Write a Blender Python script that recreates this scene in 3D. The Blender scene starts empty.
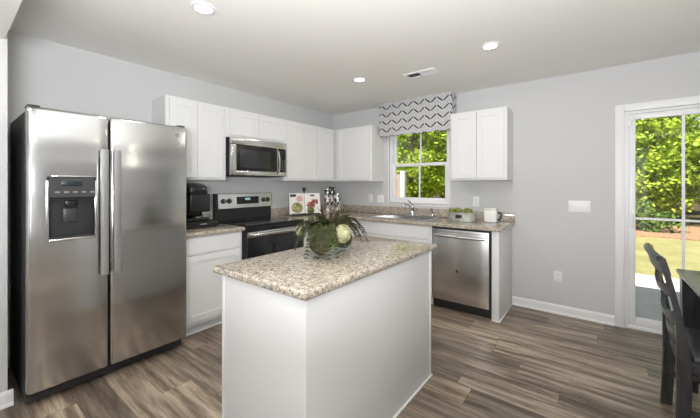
import bpy, bmesh, math, random
import numpy as np
from mathutils import Vector, Matrix
random.seed(7)
rng = np.random.default_rng(7)
scn = bpy.context.scene
C = scn.collection
PI = math.pi

# ------------------------------------------------------------------ camera
cam = bpy.data.cameras.new('camera')
cam.sensor_width = 36.0
cam.lens = 317.84 / 700 * 36
cam.shift_y = -24.3 / 700
cam.clip_start = 0.02
cam.clip_end = 200
camo = bpy.data.objects.new('camera', cam)
C.objects.link(camo)
camo.location = (3.3551, -3.8931, 1.3244)
camo.rotation_euler = (PI / 2, 0, 0.6576)
scn.camera = camo

# ------------------------------------------------------------------ exposure
vs = scn.view_settings
vs.view_transform = 'Standard'
vs.look = 'None'
vs.exposure = 0.07
vs.gamma = 1.0
vs.use_curve_mapping = False
scn.cycles.use_denoising = True
scn.cycles.max_bounces = 10
scn.cycles.diffuse_bounces = 6
scn.cycles.sample_clamp_indirect = 6.0

# ------------------------------------------------------------------ sky and sun
world = bpy.data.worlds.new('sky')
scn.world = world
world.use_nodes = True
wn = world.node_tree
wn.nodes.clear()
wo = wn.nodes.new('ShaderNodeOutputWorld')
wb = wn.nodes.new('ShaderNodeBackground')
sky = wn.nodes.new('ShaderNodeTexSky')
sky.sky_type = 'NISHITA'
sky.sun_disc = False
sky.sun_elevation = math.radians(58)
sky.sun_rotation = math.radians(200)
wb.inputs['Strength'].default_value = 0.16
hs = wn.nodes.new('ShaderNodeHueSaturation')
hs.inputs['Saturation'].default_value = 0.45
wn.links.new(sky.outputs[0], hs.inputs['Color'])
wn.links.new(hs.outputs[0], wb.inputs[0])
wn.links.new(wb.outputs[0], wo.inputs[0])


def lamp(name, kind, loc, rot, energy, color=(1, 1, 1), sx=1.0, sy=None, angle=None):
    l = bpy.data.lights.new(name, kind)
    l.energy = energy
    l.color = color
    if kind == 'AREA':
        if sy is None:
            l.shape = 'DISK'
            l.size = sx
        else:
            l.shape = 'RECTANGLE'
            l.size = sx
            l.size_y = sy
    if angle is not None:
        l.angle = angle
    o = bpy.data.objects.new(name, l)
    C.objects.link(o)
    o.location = loc
    o.rotation_euler = rot
    return o


sun = lamp('sun', 'SUN', (0, -10, 12), (math.radians(32), 0, math.radians(-14)), 10.0, (1.0, 0.95, 0.86), angle=0.009)
# area lamps added as daylight fill in unseen rear and side wall openings
lamp('rear_daylight_fill', 'AREA', (2.6, -7.10, 1.35), (math.radians(128), 0, 0), 18, (0.93, 0.96, 1.0), 3.6, 1.9)
lamp('side_daylight_fill', 'AREA', (5.72, -5.3, 1.45), (math.radians(125), 0, PI / 2), 12, (0.95, 0.97, 1.0), 1.6, 1.5)
# fill lamp added beside the camera, aimed up to bounce off the ceiling
lamp('ceiling_bounce', 'AREA', (3.45, -4.27, 1.45), (math.radians(153), 0, math.radians(30)), 150, (0.95, 0.97, 1.0), .8)
DOWNLIGHT_W = 4.0
DOWNLIGHT_COL = (1.0, 0.93, 0.82)

# ------------------------------------------------------------------ helpers
WM = {}


def tag(o, label=None, cat=None, group=None, kind=None):
    if label: o['label'] = label
    if cat: o['category'] = cat
    if group: o['group'] = group
    if kind: o['kind'] = kind
    return o


def thing(name, label, cat, loc=(0, 0, 0), rotz=0.0, group=None):
    o = bpy.data.objects.new(name, None)
    C.objects.link(o)
    o.empty_display_size = 0.05
    o.location = loc
    o.rotation_euler = (0, 0, rotz)
    WM[o.name] = Matrix.Translation(Vector(loc)) @ Matrix.Rotation(rotz, 4, 'Z')
    return tag(o, label, cat, group)


def obj(name, bm, mat, parent=None, smooth=0.6, local=False, label=None):
    """bm in world coordinates (or in the parent's own when local)"""
    me = bpy.data.meshes.new(name)
    if bm is not None and not isinstance(bm, tuple):
        bmesh.ops.recalc_face_normals(bm, faces=bm.faces[:])
        bm.to_mesh(me)
        bm.free()
    else:
        me.from_pydata(bm[0], [], bm[1])
    if smooth is not None:
        me.polygons.foreach_set('use_smooth', [True] * len(me.polygons))
        me.set_sharp_from_angle(angle=smooth)
    mats = mat if isinstance(mat, (list, tuple)) else [mat]
    for m in mats:
        me.materials.append(m)
    o = bpy.data.objects.new(name, me)
    C.objects.link(o)
    if parent is not None:
        o.parent = parent
        pw = WM[parent.name]
        if not local:
            me.transform(pw.inverted())
        WM[o.name] = pw
    else:
        n = len(me.vertices)
        co = np.empty(n * 3)
        me.vertices.foreach_get('co', co)
        co = co.reshape(n, 3)
        lo, hi = co.min(0), co.max(0)
        base = Vector(((lo[0] + hi[0]) / 2, (lo[1] + hi[1]) / 2, lo[2]))
        me.transform(Matrix.Translation(-base))
        o.location = base
        WM[o.name] = Matrix.Translation(base)
    me.update()
    if label: o['label'] = label
    return o


def struct(name, bm, mat, smooth=None):
    o = obj(name, bm, mat, None, smooth)
    o['kind'] = 'structure'
    return o


def part_structure(name, bm, mat, parent, smooth=0.6):
    return obj(name, bm, mat, parent, smooth)


def copy_tree(o, parent=None):
    c = o.copy()
    C.objects.link(c)
    if parent is not None:
        c.parent = parent
    for ch in list(o.children):
        copy_tree(ch, c)
    return c


def nb(): return bmesh.new()


def merge(dst, src):
    me = bpy.data.meshes.new('t')
    src.to_mesh(me)
    src.free()
    dst.from_mesh(me)
    bpy.data.meshes.remove(me)
    return dst


def box(bm, x0, x1, y0, y1, z0, z1, bev=0.0, seg=2, mi=0):
    t = bmesh.new()
    x0, x1 = min(x0, x1), max(x0, x1)
    y0, y1 = min(y0, y1), max(y0, y1)
    z0, z1 = min(z0, z1), max(z0, z1)
    v = [t.verts.new(p) for p in [(x0, y0, z0), (x1, y0, z0), (x1, y1, z0), (x0, y1, z0), (x0, y0, z1), (x1, y0, z1), (x1, y1, z1), (x0, y1, z1)]]
    for f in [(0, 3, 2, 1), (4, 5, 6, 7), (0, 1, 5, 4), (1, 2, 6, 5), (2, 3, 7, 6), (3, 0, 4, 7)]:
        t.faces.new([v[i] for i in f]).material_index = mi
    if bev > 0:
        bmesh.ops.bevel(t, geom=t.edges[:], offset=min(bev, 0.49 * min(x1 - x0, y1 - y0, z1 - z0)), segments=seg, affect='EDGES', profile=0.5)
        for f in t.faces: f.material_index = mi
    return merge(bm, t)


def xform(bm, M):
    bmesh.ops.transform(bm, matrix=M, verts=bm.verts[:])
    return bm


def frame_dirs(t):
    up = Vector((0, 0, 1)) if abs(t.z) < 0.95 else Vector((1, 0, 0))
    a = t.cross(up).normalized()
    return a, a.cross(t).normalized()


def tube(bm, pts, r, n=10, cap=True, sq=None):
    """round tube along points; r a number or one per point"""
    pts = [Vector(p) for p in pts]
    rs = r if isinstance(r, (list, tuple)) else [r] * len(pts)
    rings = []
    a = None
    for i, p in enumerate(pts):
        t = (pts[min(i + 1, len(pts) - 1)] - pts[max(i - 1, 0)]).normalized()
        if a is None:
            a, b = frame_dirs(t)
        else:
            a = (a - t * a.dot(t)).normalized()
            b = a.cross(t).normalized()
        rings.append([bm.verts.new(p + (a * math.cos(2 * PI * k / n) + b * math.sin(2 * PI * k / n)) * rs[i]) for k in range(n)])
    for i in range(len(rings) - 1):
        for k in range(n):
            bm.faces.new((rings[i][k], rings[i][(k + 1) % n], rings[i + 1][(k + 1) % n], rings[i + 1][k]))
    if cap:
        bm.faces.new(rings[0][::-1])
        bm.faces.new(rings[-1])
    return bm


def lathe(bm, prof, c, n=24, axis='z'):
    """prof: (radius, height) pairs, closed with caps where radius > 0"""
    c = Vector(c)
    rings = []
    for r, h in prof:
        ring = []
        for k in range(n):
            a = 2 * PI * k / n
            if axis == 'z': p = Vector((r * math.cos(a), r * math.sin(a), h))
            elif axis == 'x': p = Vector((h, r * math.cos(a), r * math.sin(a)))
            else: p = Vector((r * math.cos(a), h, r * math.sin(a)))
            ring.append(bm.verts.new(c + p))
        rings.append(ring)
    for i in range(len(rings) - 1):
        for k in range(n):
            bm.faces.new((rings[i][k], rings[i][(k + 1) % n], rings[i + 1][(k + 1) % n], rings[i + 1][k]))
    bm.faces.new(rings[0][::-1])
    bm.faces.new(rings[-1])
    return bm


def prism(bm, poly, axis, a0, a1):
    """poly of 2-D points extruded along an axis: x -> (y,z), y -> (x,z), z -> (x,y)"""
    def P(p, a):
        return {'x': (a, p[0], p[1]), 'y': (p[0], a, p[1]), 'z': (p[0], p[1], a)}[axis]
    v0 = [bm.verts.new(P(p, a0)) for p in poly]
    v1 = [bm.verts.new(P(p, a1)) for p in poly]
    n = len(poly)
    bm.faces.new(v0)
    bm.faces.new(v1[::-1])
    for i in range(n):
        bm.faces.new((v0[i], v0[(i + 1) % n], v1[(i + 1) % n], v1[i]))
    return bm


def ball(bm, c, r, sub=2, sc=(1, 1, 1), jit=0.0):
    t = bmesh.new()
    bmesh.ops.create_icosphere(t, subdivisions=sub, radius=r)
    for v in t.verts:
        k = 1 + (random.random() - .5) * jit
        v.co = Vector((v.co.x * sc[0] * k + c[0], v.co.y * sc[1] * k + c[1], v.co.z * sc[2] * k + c[2]))
    return merge(bm, t)


def slab(bm, xs, ys, holes, z0, z1, bev=0.010):
    """flat slab over a grid of cells, leaving out cells given as (i, j); horizontal outer edges eased"""
    t = bmesh.new()
    vv = {}
    def V(i, j):
        if (i, j) not in vv: vv[(i, j)] = t.verts.new((xs[i], ys[j], z1))
        return vv[(i, j)]
    fs = []
    for i in range(len(xs) - 1):
        for j in range(len(ys) - 1):
            if (i, j) in holes: continue
            fs.append(t.faces.new((V(i, j), V(i + 1, j), V(i + 1, j + 1), V(i, j + 1))))
    ext = bmesh.ops.extrude_face_region(t, geom=fs)
    for g in ext['geom']:
        if isinstance(g, bmesh.types.BMVert): g.co.z = z0
    bmesh.ops.recalc_face_normals(t, faces=t.faces[:])
    if bev:
        es = [e for e in t.edges if len(e.link_faces) == 2 and e.calc_face_angle(0) > 1 and abs(e.verts[0].co.z - e.verts[1].co.z) < 1e-5]
        bmesh.ops.bevel(t, geom=es, offset=bev, segments=3, affect='EDGES', profile=0.5)
    return merge(bm, t)


# ------------------------------------------------------------------ materials
def mat(name, col=(.8, .8, .8), rough=.5, metal=0.0, spec=.5, coat=0.0, emit=None, estr=0.0, trans=0.0, ior=1.45):
    m = bpy.data.materials.new(name)
    m.use_nodes = True
    p = m.node_tree.nodes['Principled BSDF']
    p.inputs['Base Color'].default_value = (*col, 1)
    p.inputs['Roughness'].default_value = rough
    p.inputs['Metallic'].default_value = metal
    p.inputs['Specular IOR Level'].default_value = spec
    p.inputs['Coat Weight'].default_value = coat
    p.inputs['Transmission Weight'].default_value = trans
    p.inputs['IOR'].default_value = ior
    if emit:
        p.inputs['Emission Color'].default_value = (*emit, 1)
        p.inputs['Emission Strength'].default_value = estr
    return m


class G:
    """small node graph helper"""
    def __init__(s, m):
        s.t = m.node_tree
        s.p = s.t.nodes['Principled BSDF']
    def n(s, kind, **kw):
        nd = s.t.nodes.new(kind)
        for k, v in kw.items():
            setattr(nd, k, v)
        return nd
    def link(s, a, b): s.t.links.new(a, b)
    def val(s, nd, key, v):
        if hasattr(v, 'is_linked') or isinstance(v, bpy.types.NodeSocket): s.link(v, nd.inputs[key])
        else: nd.inputs[key].default_value = v
    def math(s, op, a, b=None, c=None):
        nd = s.n('ShaderNodeMath', operation=op)
        s.val(nd, 0, a)
        if b is not None: s.val(nd, 1, b)
        if c is not None: s.val(nd, 2, c)
        return nd.outputs[0]
    def coord(s, which='Object'): return s.n('ShaderNodeTexCoord').outputs[which]
    def pos(s): return s.n('ShaderNodeNewGeometry').outputs['Position']
    def mapping(s, vec, scale=(1, 1, 1), loc=(0, 0, 0)):
        nd = s.n('ShaderNodeMapping')
        s.link(vec, nd.inputs[0])
        nd.inputs['Scale'].default_value = scale
        nd.inputs['Location'].default_value = loc
        return nd.outputs[0]
    def noise(s, vec, scale, detail=3, rough=.5, out=0):
        nd = s.n('ShaderNodeTexNoise')
        s.link(vec, nd.inputs['Vector'])
        nd.inputs['Scale'].default_value = scale
        nd.inputs['Detail'].default_value = detail
        nd.inputs['Roughness'].default_value = rough
        return nd.outputs[out]
    def ramp(s, fac, stops, interp='LINEAR'):
        nd = s.n('ShaderNodeValToRGB')
        nd.color_ramp.interpolation = interp
        e = nd.color_ramp.elements
        while len(e) < len(stops): e.new(0.5)
        for i, (p, c) in enumerate(stops):
            e[i].position = p
            e[i].color = (*c, 1) if len(c) == 3 else c
        s.link(fac, nd.inputs[0])
        return nd.outputs[0]
    def mix(s, fac, a, b, mode='MIX'):
        nd = s.n('ShaderNodeMix', data_type='RGBA', blend_type=mode)
        s.val(nd, 0, fac)
        for k, v in ((6, a), (7, b)):
            if isinstance(v, tuple): nd.inputs[k].default_value = (*v, 1)
            else: s.link(v, nd.inputs[k])
        return nd.outputs[2]
    def bump(s, h, strength=.1, dist=.01):
        nd = s.n('ShaderNodeBump')
        nd.inputs['Strength'].default_value = strength
        nd.inputs['Distance'].default_value = dist
        s.link(h, nd.inputs['Height'])
        s.link(nd.outputs[0], s.p.inputs['Normal'])
    def base(s, c): s.link(c, s.p.inputs['Base Color'])
    def rough(s, c): s.link(c, s.p.inputs['Roughness'])
    def sep(s, v):
        nd = s.n('ShaderNodeSeparateXYZ')
        s.link(v, nd.inputs[0])
        return nd.outputs
    def comb(s, x, y, z):
        nd = s.n('ShaderNodeCombineXYZ')
        for i, v in enumerate((x, y, z)): s.val(nd, i, v)
        return nd.outputs[0]


def painted(name, col, rough, bump=.03, scale=180):
    m = mat(name, col, rough)
    g = G(m)
    g.bump(g.noise(g.pos(), scale, 2), bump, .002)
    return m


M_WALL = painted('wall_paint', (.60, .60, .605), .85, .06)
M_CEIL = painted('ceiling_paint', (.86, .85, .815), .9, .08, 120)
M_TRIM = painted('trim_white', (.82, .82, .825), .4, .01)
M_CAB = painted('cabinet_white', (.735, .737, .737), .38, .015, 60)
M_CABIN = mat('cabinet_inside', (.62, .60, .57), .6)
M_VINYL = mat('window_vinyl', (.85, .85, .86), .35)
M_PLATE = mat('plate_white', (.85, .85, .84), .35)
M_SLOT = mat('slot_dark', (.05, .05, .05), .5)
M_BLACK = mat('black_gloss', (.012, .012, .013), .18)
M_BLACKM = mat('black_plastic', (.02, .02, .021), .45)
M_SIDE = mat('fridge_side_grey', (.035, .035, .037), .5)
M_CERAN = mat('cooktop_glass', (.008, .008, .009), .06)
M_OVENGLASS = mat('oven_glass', (.012, .012, .013), .08)
M_MWGLASS = mat('microwave_mesh_glass', (.03, .03, .032), .15)
M_CHROME = mat('chrome', (.75, .76, .78), .1, 1.0)
M_DARKM = mat('dark_metal', (.06, .055, .05), .4, .8)
M_DISP = mat('display_dark', (.02, .03, .035), .2)
M_WHITEPRINT = mat('white_print', (.25, .25, .25), .5)


def steel(name, col, rough, brush=(1, 1, 260), wave=.15, wscale=(1.2, 1.2, 3.0)):
    m = mat(name, col, rough, 1.0)
    g = G(m)
    c = g.coord()
    f = g.noise(g.mapping(c, brush), 6, 3)
    r = g.ramp(f, [(.3, (rough - .03,) * 3), (.7, (rough + .03,) * 3)])
    g.rough(r)
    g.base(g.mix(f, tuple(x * .96 for x in col), tuple(min(1, x * 1.03) for x in col)))
    w = g.noise(g.mapping(c, wscale), 1.3, 1)
    g.bump(w, wave, .03)
    return m


M_STEEL = steel('stainless_brushed', (.54, .54, .54), .19, (2, 2, 700), .55, (.35, .35, 2.6))
M_STEELDW = steel('stainless_dishwasher', (.66, .65, .64), .24, (260, 1, 1), .18, (5.0, 1, .5))
M_STEELB = steel('stainless_bright', (.72, .72, .72), .2, (1, 1, 200), .03)
M_STEELH = steel('stainless_handle', (.60, .60, .60), .3, (200, 200, 1), .02)
M_SINK = mat('sink_steel', (.62, .62, .62), .28, 1.0)

# granite-look laminate
M_GRAN = mat('granite', (.6, .55, .47), .13)
g = G(M_GRAN)
c = g.pos()
n1 = g.noise(c, 30, 6, .72)
base = g.ramp(n1, [(.28, (.15, .125, .10)), (.38, (.34, .275, .21)), (.48, (.53, .455, .355)), (.60, (.59, .52, .42)), (.74, (.43, .40, .37))])
n2 = g.noise(g.mapping(c, (1, 1, 1), (3.1, 7.7, 1.3)), 62, 3, .6)
base = g.mix(g.ramp(n2, [(.48, (0, 0, 0)), (.57, (.8, .8, .8))]), base, (.27, .255, .245))
n3 = g.noise(g.mapping(c, (1, 1, 1), (9.1, 2.7, 5.3)), 105, 3, .65)
base = g.mix(g.ramp(n3, [(.53, (0, 0, 0)), (.62, (.92, .92, .92))]), base, (.055, .05, .048))
n4 = g.noise(g.mapping(c, (1, 1, 1), (1.1, 4.7, 8.3)), 52, 2, .5)
base = g.mix(g.ramp(n4, [(.58, (0, 0, 0)), (.66, (.6, .6, .6))]), base, (.62, .56, .46))
g.base(base)

# plank floor: boards run along x
M_FLOOR = mat('vinyl_plank', (.3, .24, .19), .33)
g = G(M_FLOOR)
x, y, z = g.sep(g.pos())
PWID, PLEN = .178, 1.22
row = g.math('FLOOR', g.math('DIVIDE', y, PWID))
wr = g.n('ShaderNodeTexWhiteNoise', noise_dimensions='1D')
g.link(row, wr.inputs['W'])
xs = g.math('ADD', g.math('DIVIDE', x, PLEN), g.math('MULTIPLY', wr.outputs['Value'], 7.31))
colm = g.math('FLOOR', xs)
wr2 = g.n('ShaderNodeTexWhiteNoise', noise_dimensions='2D')
g.link(g.comb(row, colm, 0.0), wr2.inputs['Vector'])
pid = wr2.outputs['Value']
off = g.math('MULTIPLY', pid, 53.0)
gv = g.comb(g.math('ADD', g.math('MULTIPLY', x, 1.6), off), g.math('MULTIPLY', y, 17.0), off)
gr = g.noise(gv, 1.3, 6, .62)
fine = g.noise(g.comb(g.math('ADD', g.math('MULTIPLY', x, 3.0), off), g.math('MULTIPLY', y, 90.0), off), 1.0, 3, .6)
colr = g.ramp(gr, [(.27, (.055, .041, .030)), (.40, (.140, .106, .078)), (.52, (.26, .207, .157)), (.66, (.46, .392, .318)), (.85, (.35, .30, .245))])
tone = g.ramp(pid, [(0, (.55, .54, .53)), (.35, (.86, .85, .84)), (.7, (1.12, 1.11, 1.09)), (1, (1.42, 1.39, 1.33))])
colr = g.mix(1.0, colr, tone, 'MULTIPLY')
colr = g.mix(g.ramp(fine, [(.35, (.35, .35, .35)), (.55, (0, 0, 0))]), colr, (.13, .10, .08))
fy = g.math('FRACT', g.math('DIVIDE', y, PWID))
fx = g.math('FRACT', xs)
seam = g.math('MAXIMUM', g.math('LESS_THAN', fy, .014), g.math('LESS_THAN', fx, .0022))
colr = g.mix(g.math('MULTIPLY', seam, .75), colr, (.05, .04, .03))
g.base(colr)
g.rough(g.ramp(gr, [(.3, (.36,) * 3), (.7, (.25,) * 3)]))
g.bump(g.math('SUBTRACT', fine, g.math('MULTIPLY', seam, 1.0)), .12, .002)

# valance fabric: dark zigzags with grey stitched ones between, on white
M_VAL = mat('zigzag_fabric', (.8, .8, .8), .9)
g = G(M_VAL)
x, y, z = g.sep(g.coord())
u = g.math('DIVIDE', g.math('ADD', x, y), .158)
tri = g.math('MULTIPLY', g.math('ABSOLUTE', g.math('SUBTRACT', g.math('FRACT', u), .5)), 2.0)
v = g.math('DIVIDE', g.math('ADD', z, g.math('MULTIPLY', tri, .066)), .1020)
fr = g.math('FRACT', v)
dark = g.math('LESS_THAN', fr, .23)
gap = g.math('GREATER_THAN', g.math('FRACT', g.math('ADD', g.math('MULTIPLY', u, 2.0), .06)), .14)
dark = g.math('MULTIPLY', dark, gap)
grey = g.math('MULTIPLY', g.math('GREATER_THAN', fr, .30), g.math('LESS_THAN', fr, .88))
hatch = g.math('GREATER_THAN', g.math('FRACT', g.math('DIVIDE', z, .0125)), .5)
grey = g.math('MULTIPLY', grey, hatch)
cc = g.mix(g.math('MULTIPLY', grey, .8), (.66, .66, .66), (.33, .33, .345))
cc = g.mix(dark, cc, (.025, .025, .03))
g.base(cc)
g.bump(g.noise(g.coord(), 400, 2), .2, .002)


def glass_mat(name, tint=(1, 1, 1), refl=.09):
    m = bpy.data.materials.new(name)
    m.use_nodes = True
    t = m.node_tree
    t.nodes.clear()
    o = t.nodes.new('ShaderNodeOutputMaterial')
    mx = t.nodes.new('ShaderNodeMixShader')
    tr = t.nodes.new('ShaderNodeBsdfTransparent')
    tr.inputs[0].default_value = (*tint, 1)
    gl = t.nodes.new('ShaderNodeBsdfGlossy')
    gl.inputs['Roughness'].default_value = .02
    fr = t.nodes.new('ShaderNodeFresnel')
    geo = t.nodes.new('ShaderNodeNewGeometry')
    mr = t.nodes.new('ShaderNodeMapRange')
    mr.inputs['To Min'].default_value = 1.45
    mr.inputs['To Max'].default_value = 1 / 1.45
    t.links.new(geo.outputs['Backfacing'], mr.inputs['Value'])
    t.links.new(mr.outputs[0], fr.inputs[0])
    t.links.new(fr.outputs[0], mx.inputs[0])
    t.links.new(tr.outputs[0], mx.inputs[1])
    t.links.new(gl.outputs[0], mx.inputs[2])
    t.links.new(mx.outputs[0], o.inputs[0])
    return m


M_GLASS = glass_mat('window_glass', (.95, .97, .96))
M_BOWLGLASS = glass_mat('bowl_glass', (.96, .98, .975))


def leaf_mat(name, c0, c1, c2, trans=.35):
    m = bpy.data.materials.new(name)
    m.use_nodes = True
    t = m.node_tree
    g = G(m)
    geo = g.n('ShaderNodeNewGeometry')
    rp = geo.outputs['Random Per Island']
    big = g.noise(geo.outputs['Position'], .55, 2)
    f = g.math('ADD', g.math('MULTIPLY', rp, .6), g.math('MULTIPLY', big, .45))
    col = g.ramp(f, [(.2, c0), (.55, c1), (.9, c2)])
    g.base(col)
    g.p.inputs['Roughness'].default_value = .6
    g.p.inputs['Specular IOR Level'].default_value = .2
    tl = g.n('ShaderNodeBsdfTranslucent')
    g.link(col, tl.inputs[0])
    mx = g.n('ShaderNodeMixShader')
    mx.inputs[0].default_value = trans
    out = [n for n in t.nodes if n.type == 'OUTPUT_MATERIAL'][0]
    g.link(g.p.outputs[0], mx.inputs[1])
    g.link(tl.outputs[0], mx.inputs[2])
    g.link(mx.outputs[0], out.inputs[0])
    return m


M_LEAF = leaf_mat('leaf_bright', (.13, .22, .015), (.42, .55, .045), (.72, .80, .14))
M_LEAFD = leaf_mat('leaf_deep', (.05, .10, .02), (.12, .20, .04), (.26, .36, .09), .25)
M_BARK = mat('bark', (.16, .12, .09), .9)
g = G(M_BARK)
bn = g.noise(g.mapping(g.coord(), (1, 1, .2)), 30, 4)
g.base(g.ramp(bn, [(.3, (.07, .05, .04)), (.7, (.30, .24, .19))]))
g.bump(bn, .5, .02)

M_GRASS = mat('lawn_grass', (.3, .35, .1), .95, spec=.1)
g = G(M_GRASS)
gn = g.noise(g.pos(), 1.1, 4, .65)
gn2 = g.noise(g.pos(), 60, 3, .7)
gc = g.ramp(gn, [(.3, (.36, .33, .14)), (.5, (.52, .46, .22)), (.7, (.62, .54, .31))])
g.base(g.mix(g.ramp(gn2, [(.4, (.55, .55, .55)), (.6, (0, 0, 0))]), gc, (.20, .22, .07)))
g.bump(gn2, .8, .05)
M_MULCH = mat('mulch', (.3, .17, .1), .95, spec=.1)
g = G(M_MULCH)
mn = g.noise(g.pos(), 25, 4, .7)
g.base(g.ramp(mn, [(.3, (.22, .11, .06)), (.7, (.60, .38, .25))]))
g.bump(mn, .8, .04)
M_CONC = mat('patio_concrete', (.6, .58, .55), .9)
g = G(M_CONC)
cn = g.noise(g.pos(), 6, 5, .65)
g.base(g.ramp(cn, [(.3, (.52, .50, .47)), (.7, (.66, .64, .60))]))
g.bump(g.noise(g.pos(), 120, 3), .15, .004)
M_SOIL = mat('forest_floor', (.09, .07, .045), 1.0, spec=.1)
M_SIDING = mat('house_siding', (.62, .63, .63), .7)
M_FENCE = mat('fence_beige', (.36, .27, .22), .7)

# ------------------------------------------------------------------ room shell
H = 2.44
WT = .14
RX, RY = 5.80, -7.20
struct('floor', box(nb(), -WT, RX + WT, RY - WT, WT, -.12, 0), M_FLOOR)
struct('ceiling', box(nb(), -WT - .3, RX + WT + .3, RY - WT - .3, WT + .3, H, H + .22), M_CEIL)
struct('wall_left', box(nb(), -WT, 0, RY - WT, WT, 0, H), M_WALL)


def wall_with_holes(along, lo, hi, c0, c1, holes):
    """wall slab between c0 and c1; holes as (a0, a1, z0, z1)"""
    bm = nb()
    us = sorted({lo, hi} | {h[0] for h in holes} | {h[1] for h in holes})
    for a, b in zip(us, us[1:]):
        mid = (a + b) / 2
        zz = [(0, H)]
        for h in holes:
            if h[0] <= mid <= h[1]:
                zz = [(0, h[2]), (h[3], H)]
        for z0, z1 in zz:
            if z1 - z0 > 1e-4:
                if along == 'x': box(bm, a, b, c0, c1, z0, z1)
                else: box(bm, c0, c1, a, b, z0, z1)
    bmesh.ops.remove_doubles(bm, verts=bm.verts[:], dist=1e-5)
    return bm


WIN = (1.045, 1.915, 1.075, 2.13)
DOOR = (3.567, 5.22, 0.0, 2.0)
struct('wall_back', wall_with_holes('x', 0, RX, 0, WT, [WIN, DOOR]), M_WALL)
struct('wall_right', wall_with_holes('y', RY - WT, WT, RX, RX + WT, [(-6.1, -4.5, .7, 2.2)]), M_WALL)
struct('wall_rear', wall_with_holes('x', 0, RX, RY - WT, RY, [(.8, 4.4, .4, 2.3)]), M_WALL)
# divider wall with the dropped opening beam at its top
struct('wall_divider', box(nb(), 0, .565, -3.80, -3.64, 0, H), M_WALL)
struct('trim_header', box(nb(), .565, RX, -3.80, -3.652, 2.19, H), M_CEIL)


def baseboard(bm, axis, a0, a1, c, d):
    """profile standing out by d from coordinate c, along axis from a0 to a1, with shoe"""
    s = 1 if d > 0 else -1
    pr = [(c, 0), (c + s * .024, 0), (c + s * .022, .012), (c + s * .014, .020), (c + s * .013, .072), (c + s * .009, .086), (c + s * .004, .092), (c, .092)]
    prism(bm, pr, axis, a0, a1)
    return bm


struct('baseboard_back', baseboard(nb(), 'x', 2.625, 3.498, 0, -1), M_TRIM)
struct('baseboard_back_corner', baseboard(nb(), 'x', 5.30, RX, 0, -1), M_TRIM)
struct('baseboard_right', baseboard(nb(), 'y', RY, 0, RX, -1), M_TRIM)
bm = nb()
baseboard(bm, 'y', -3.824, -3.616, .565, 1)
struct('baseboard_divider', bm, M_TRIM)

# ------------------------------------------------------------------ kitchen window
wd = bpy.data.objects.new('window_1', None)
C.objects.link(wd)
wd.location = ((WIN[0] + WIN[1]) / 2, 0, WIN[2])
WM[wd.name] = Matrix.Translation(wd.location)
wd['kind'] = 'structure'


def ring(bm, x0, x1, z0, z1, w, y0, y1, bev=.003):
    box(bm, x0, x0 + w, y0, y1, z0, z1, bev)
    box(bm, x1 - w, x1, y0, y1, z0, z1, bev)
    box(bm, x0 + w, x1 - w, y0, y1, z0, z0 + w, bev)
    box(bm, x0 + w, x1 - w, y0, y1, z1 - w, z1, bev)
    return bm


x0, x1, z0, z1 = WIN
obj('window_frame', ring(nb(), x0, x1, z0, z1, .04, .030, .125), M_VINYL, wd)
bm = nb()
box(bm, x0, x1, -.012, .03, z0, z0 + .022, .004)
obj('window_sill', bm, M_TRIM, wd)
zm = 1.595
s1 = obj('upper_sash', ring(nb(), x0 + .04, x1 - .04, zm - .02, z1 - .04, .030, .085, .115), M_VINYL, wd)
obj('muntin', box(nb(), 1.475, 1.491, .092, .112, zm + .01, z1 - .07), M_VINYL, s1)
obj('glass_pane', box(nb(), x0 + .07, x1 - .07, .099, .103, zm + .01, z1 - .07), M_GLASS, s1, None)
s2 = obj('lower_sash', ring(nb(), x0 + .04, x1 - .04, z0 + .04, zm + .022, .036, .048, .080), M_VINYL, wd)
obj('muntin', box(nb(), 1.475, 1.491, .056, .076, z0 + .075, zm - .01), M_VINYL, s2)
obj('glass_pane', box(nb(), x0 + .076, x1 - .076, .063, .067, z0 + .076, zm - .014), M_GLASS, s2, None)
bm = nb()
ring(bm, x0 - .012, x1 + .012, z0 - .03, z1 + .02, .014, -.006, -.0005, .002)
obj('window_casing', bm, M_TRIM, wd)

# ------------------------------------------------------------------ patio door
dr = bpy.data.objects.new('door_1', None)
C.objects.link(dr)
dr.location = ((DOOR[0] + DOOR[1]) / 2, 0, 0)
WM[dr.name] = Matrix.Translation(dr.location)
dr['kind'] = 'structure'
dx0, dx1, _, dz = DOOR
bm = nb()
for a, b in ((dx0 - .067, dx0), (dx1, dx1 + .067)):
    box(bm, a, b, -.018, 0, 0, dz + .067, .004)
box(bm, dx0, dx1, -.018, 0, dz, dz + .067, .004)
for a in (dx0 - .012, dx1):
    box(bm, a, a + .012, -.024, 0, 0, dz + .006, .002)
box(bm, dx0, dx1, -.024, 0, dz, dz + .012, .002)
obj('door_casing', bm, M_TRIM, dr)
bm = nb()
box(bm, dx0, dx0 + .03, .0, .13, 0, dz)
box(bm, dx1 - .03, dx1, .0, .13, 0, dz)
box(bm, dx0 + .03, dx1 - .03, .0, .13, dz - .025, dz)
obj('door_frame', bm, M_VINYL, dr)
obj('threshold', box(nb(), dx0 + .03, dx1 - .03, .0, .135, 0, .03, .004), M_VINYL, dr)


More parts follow.
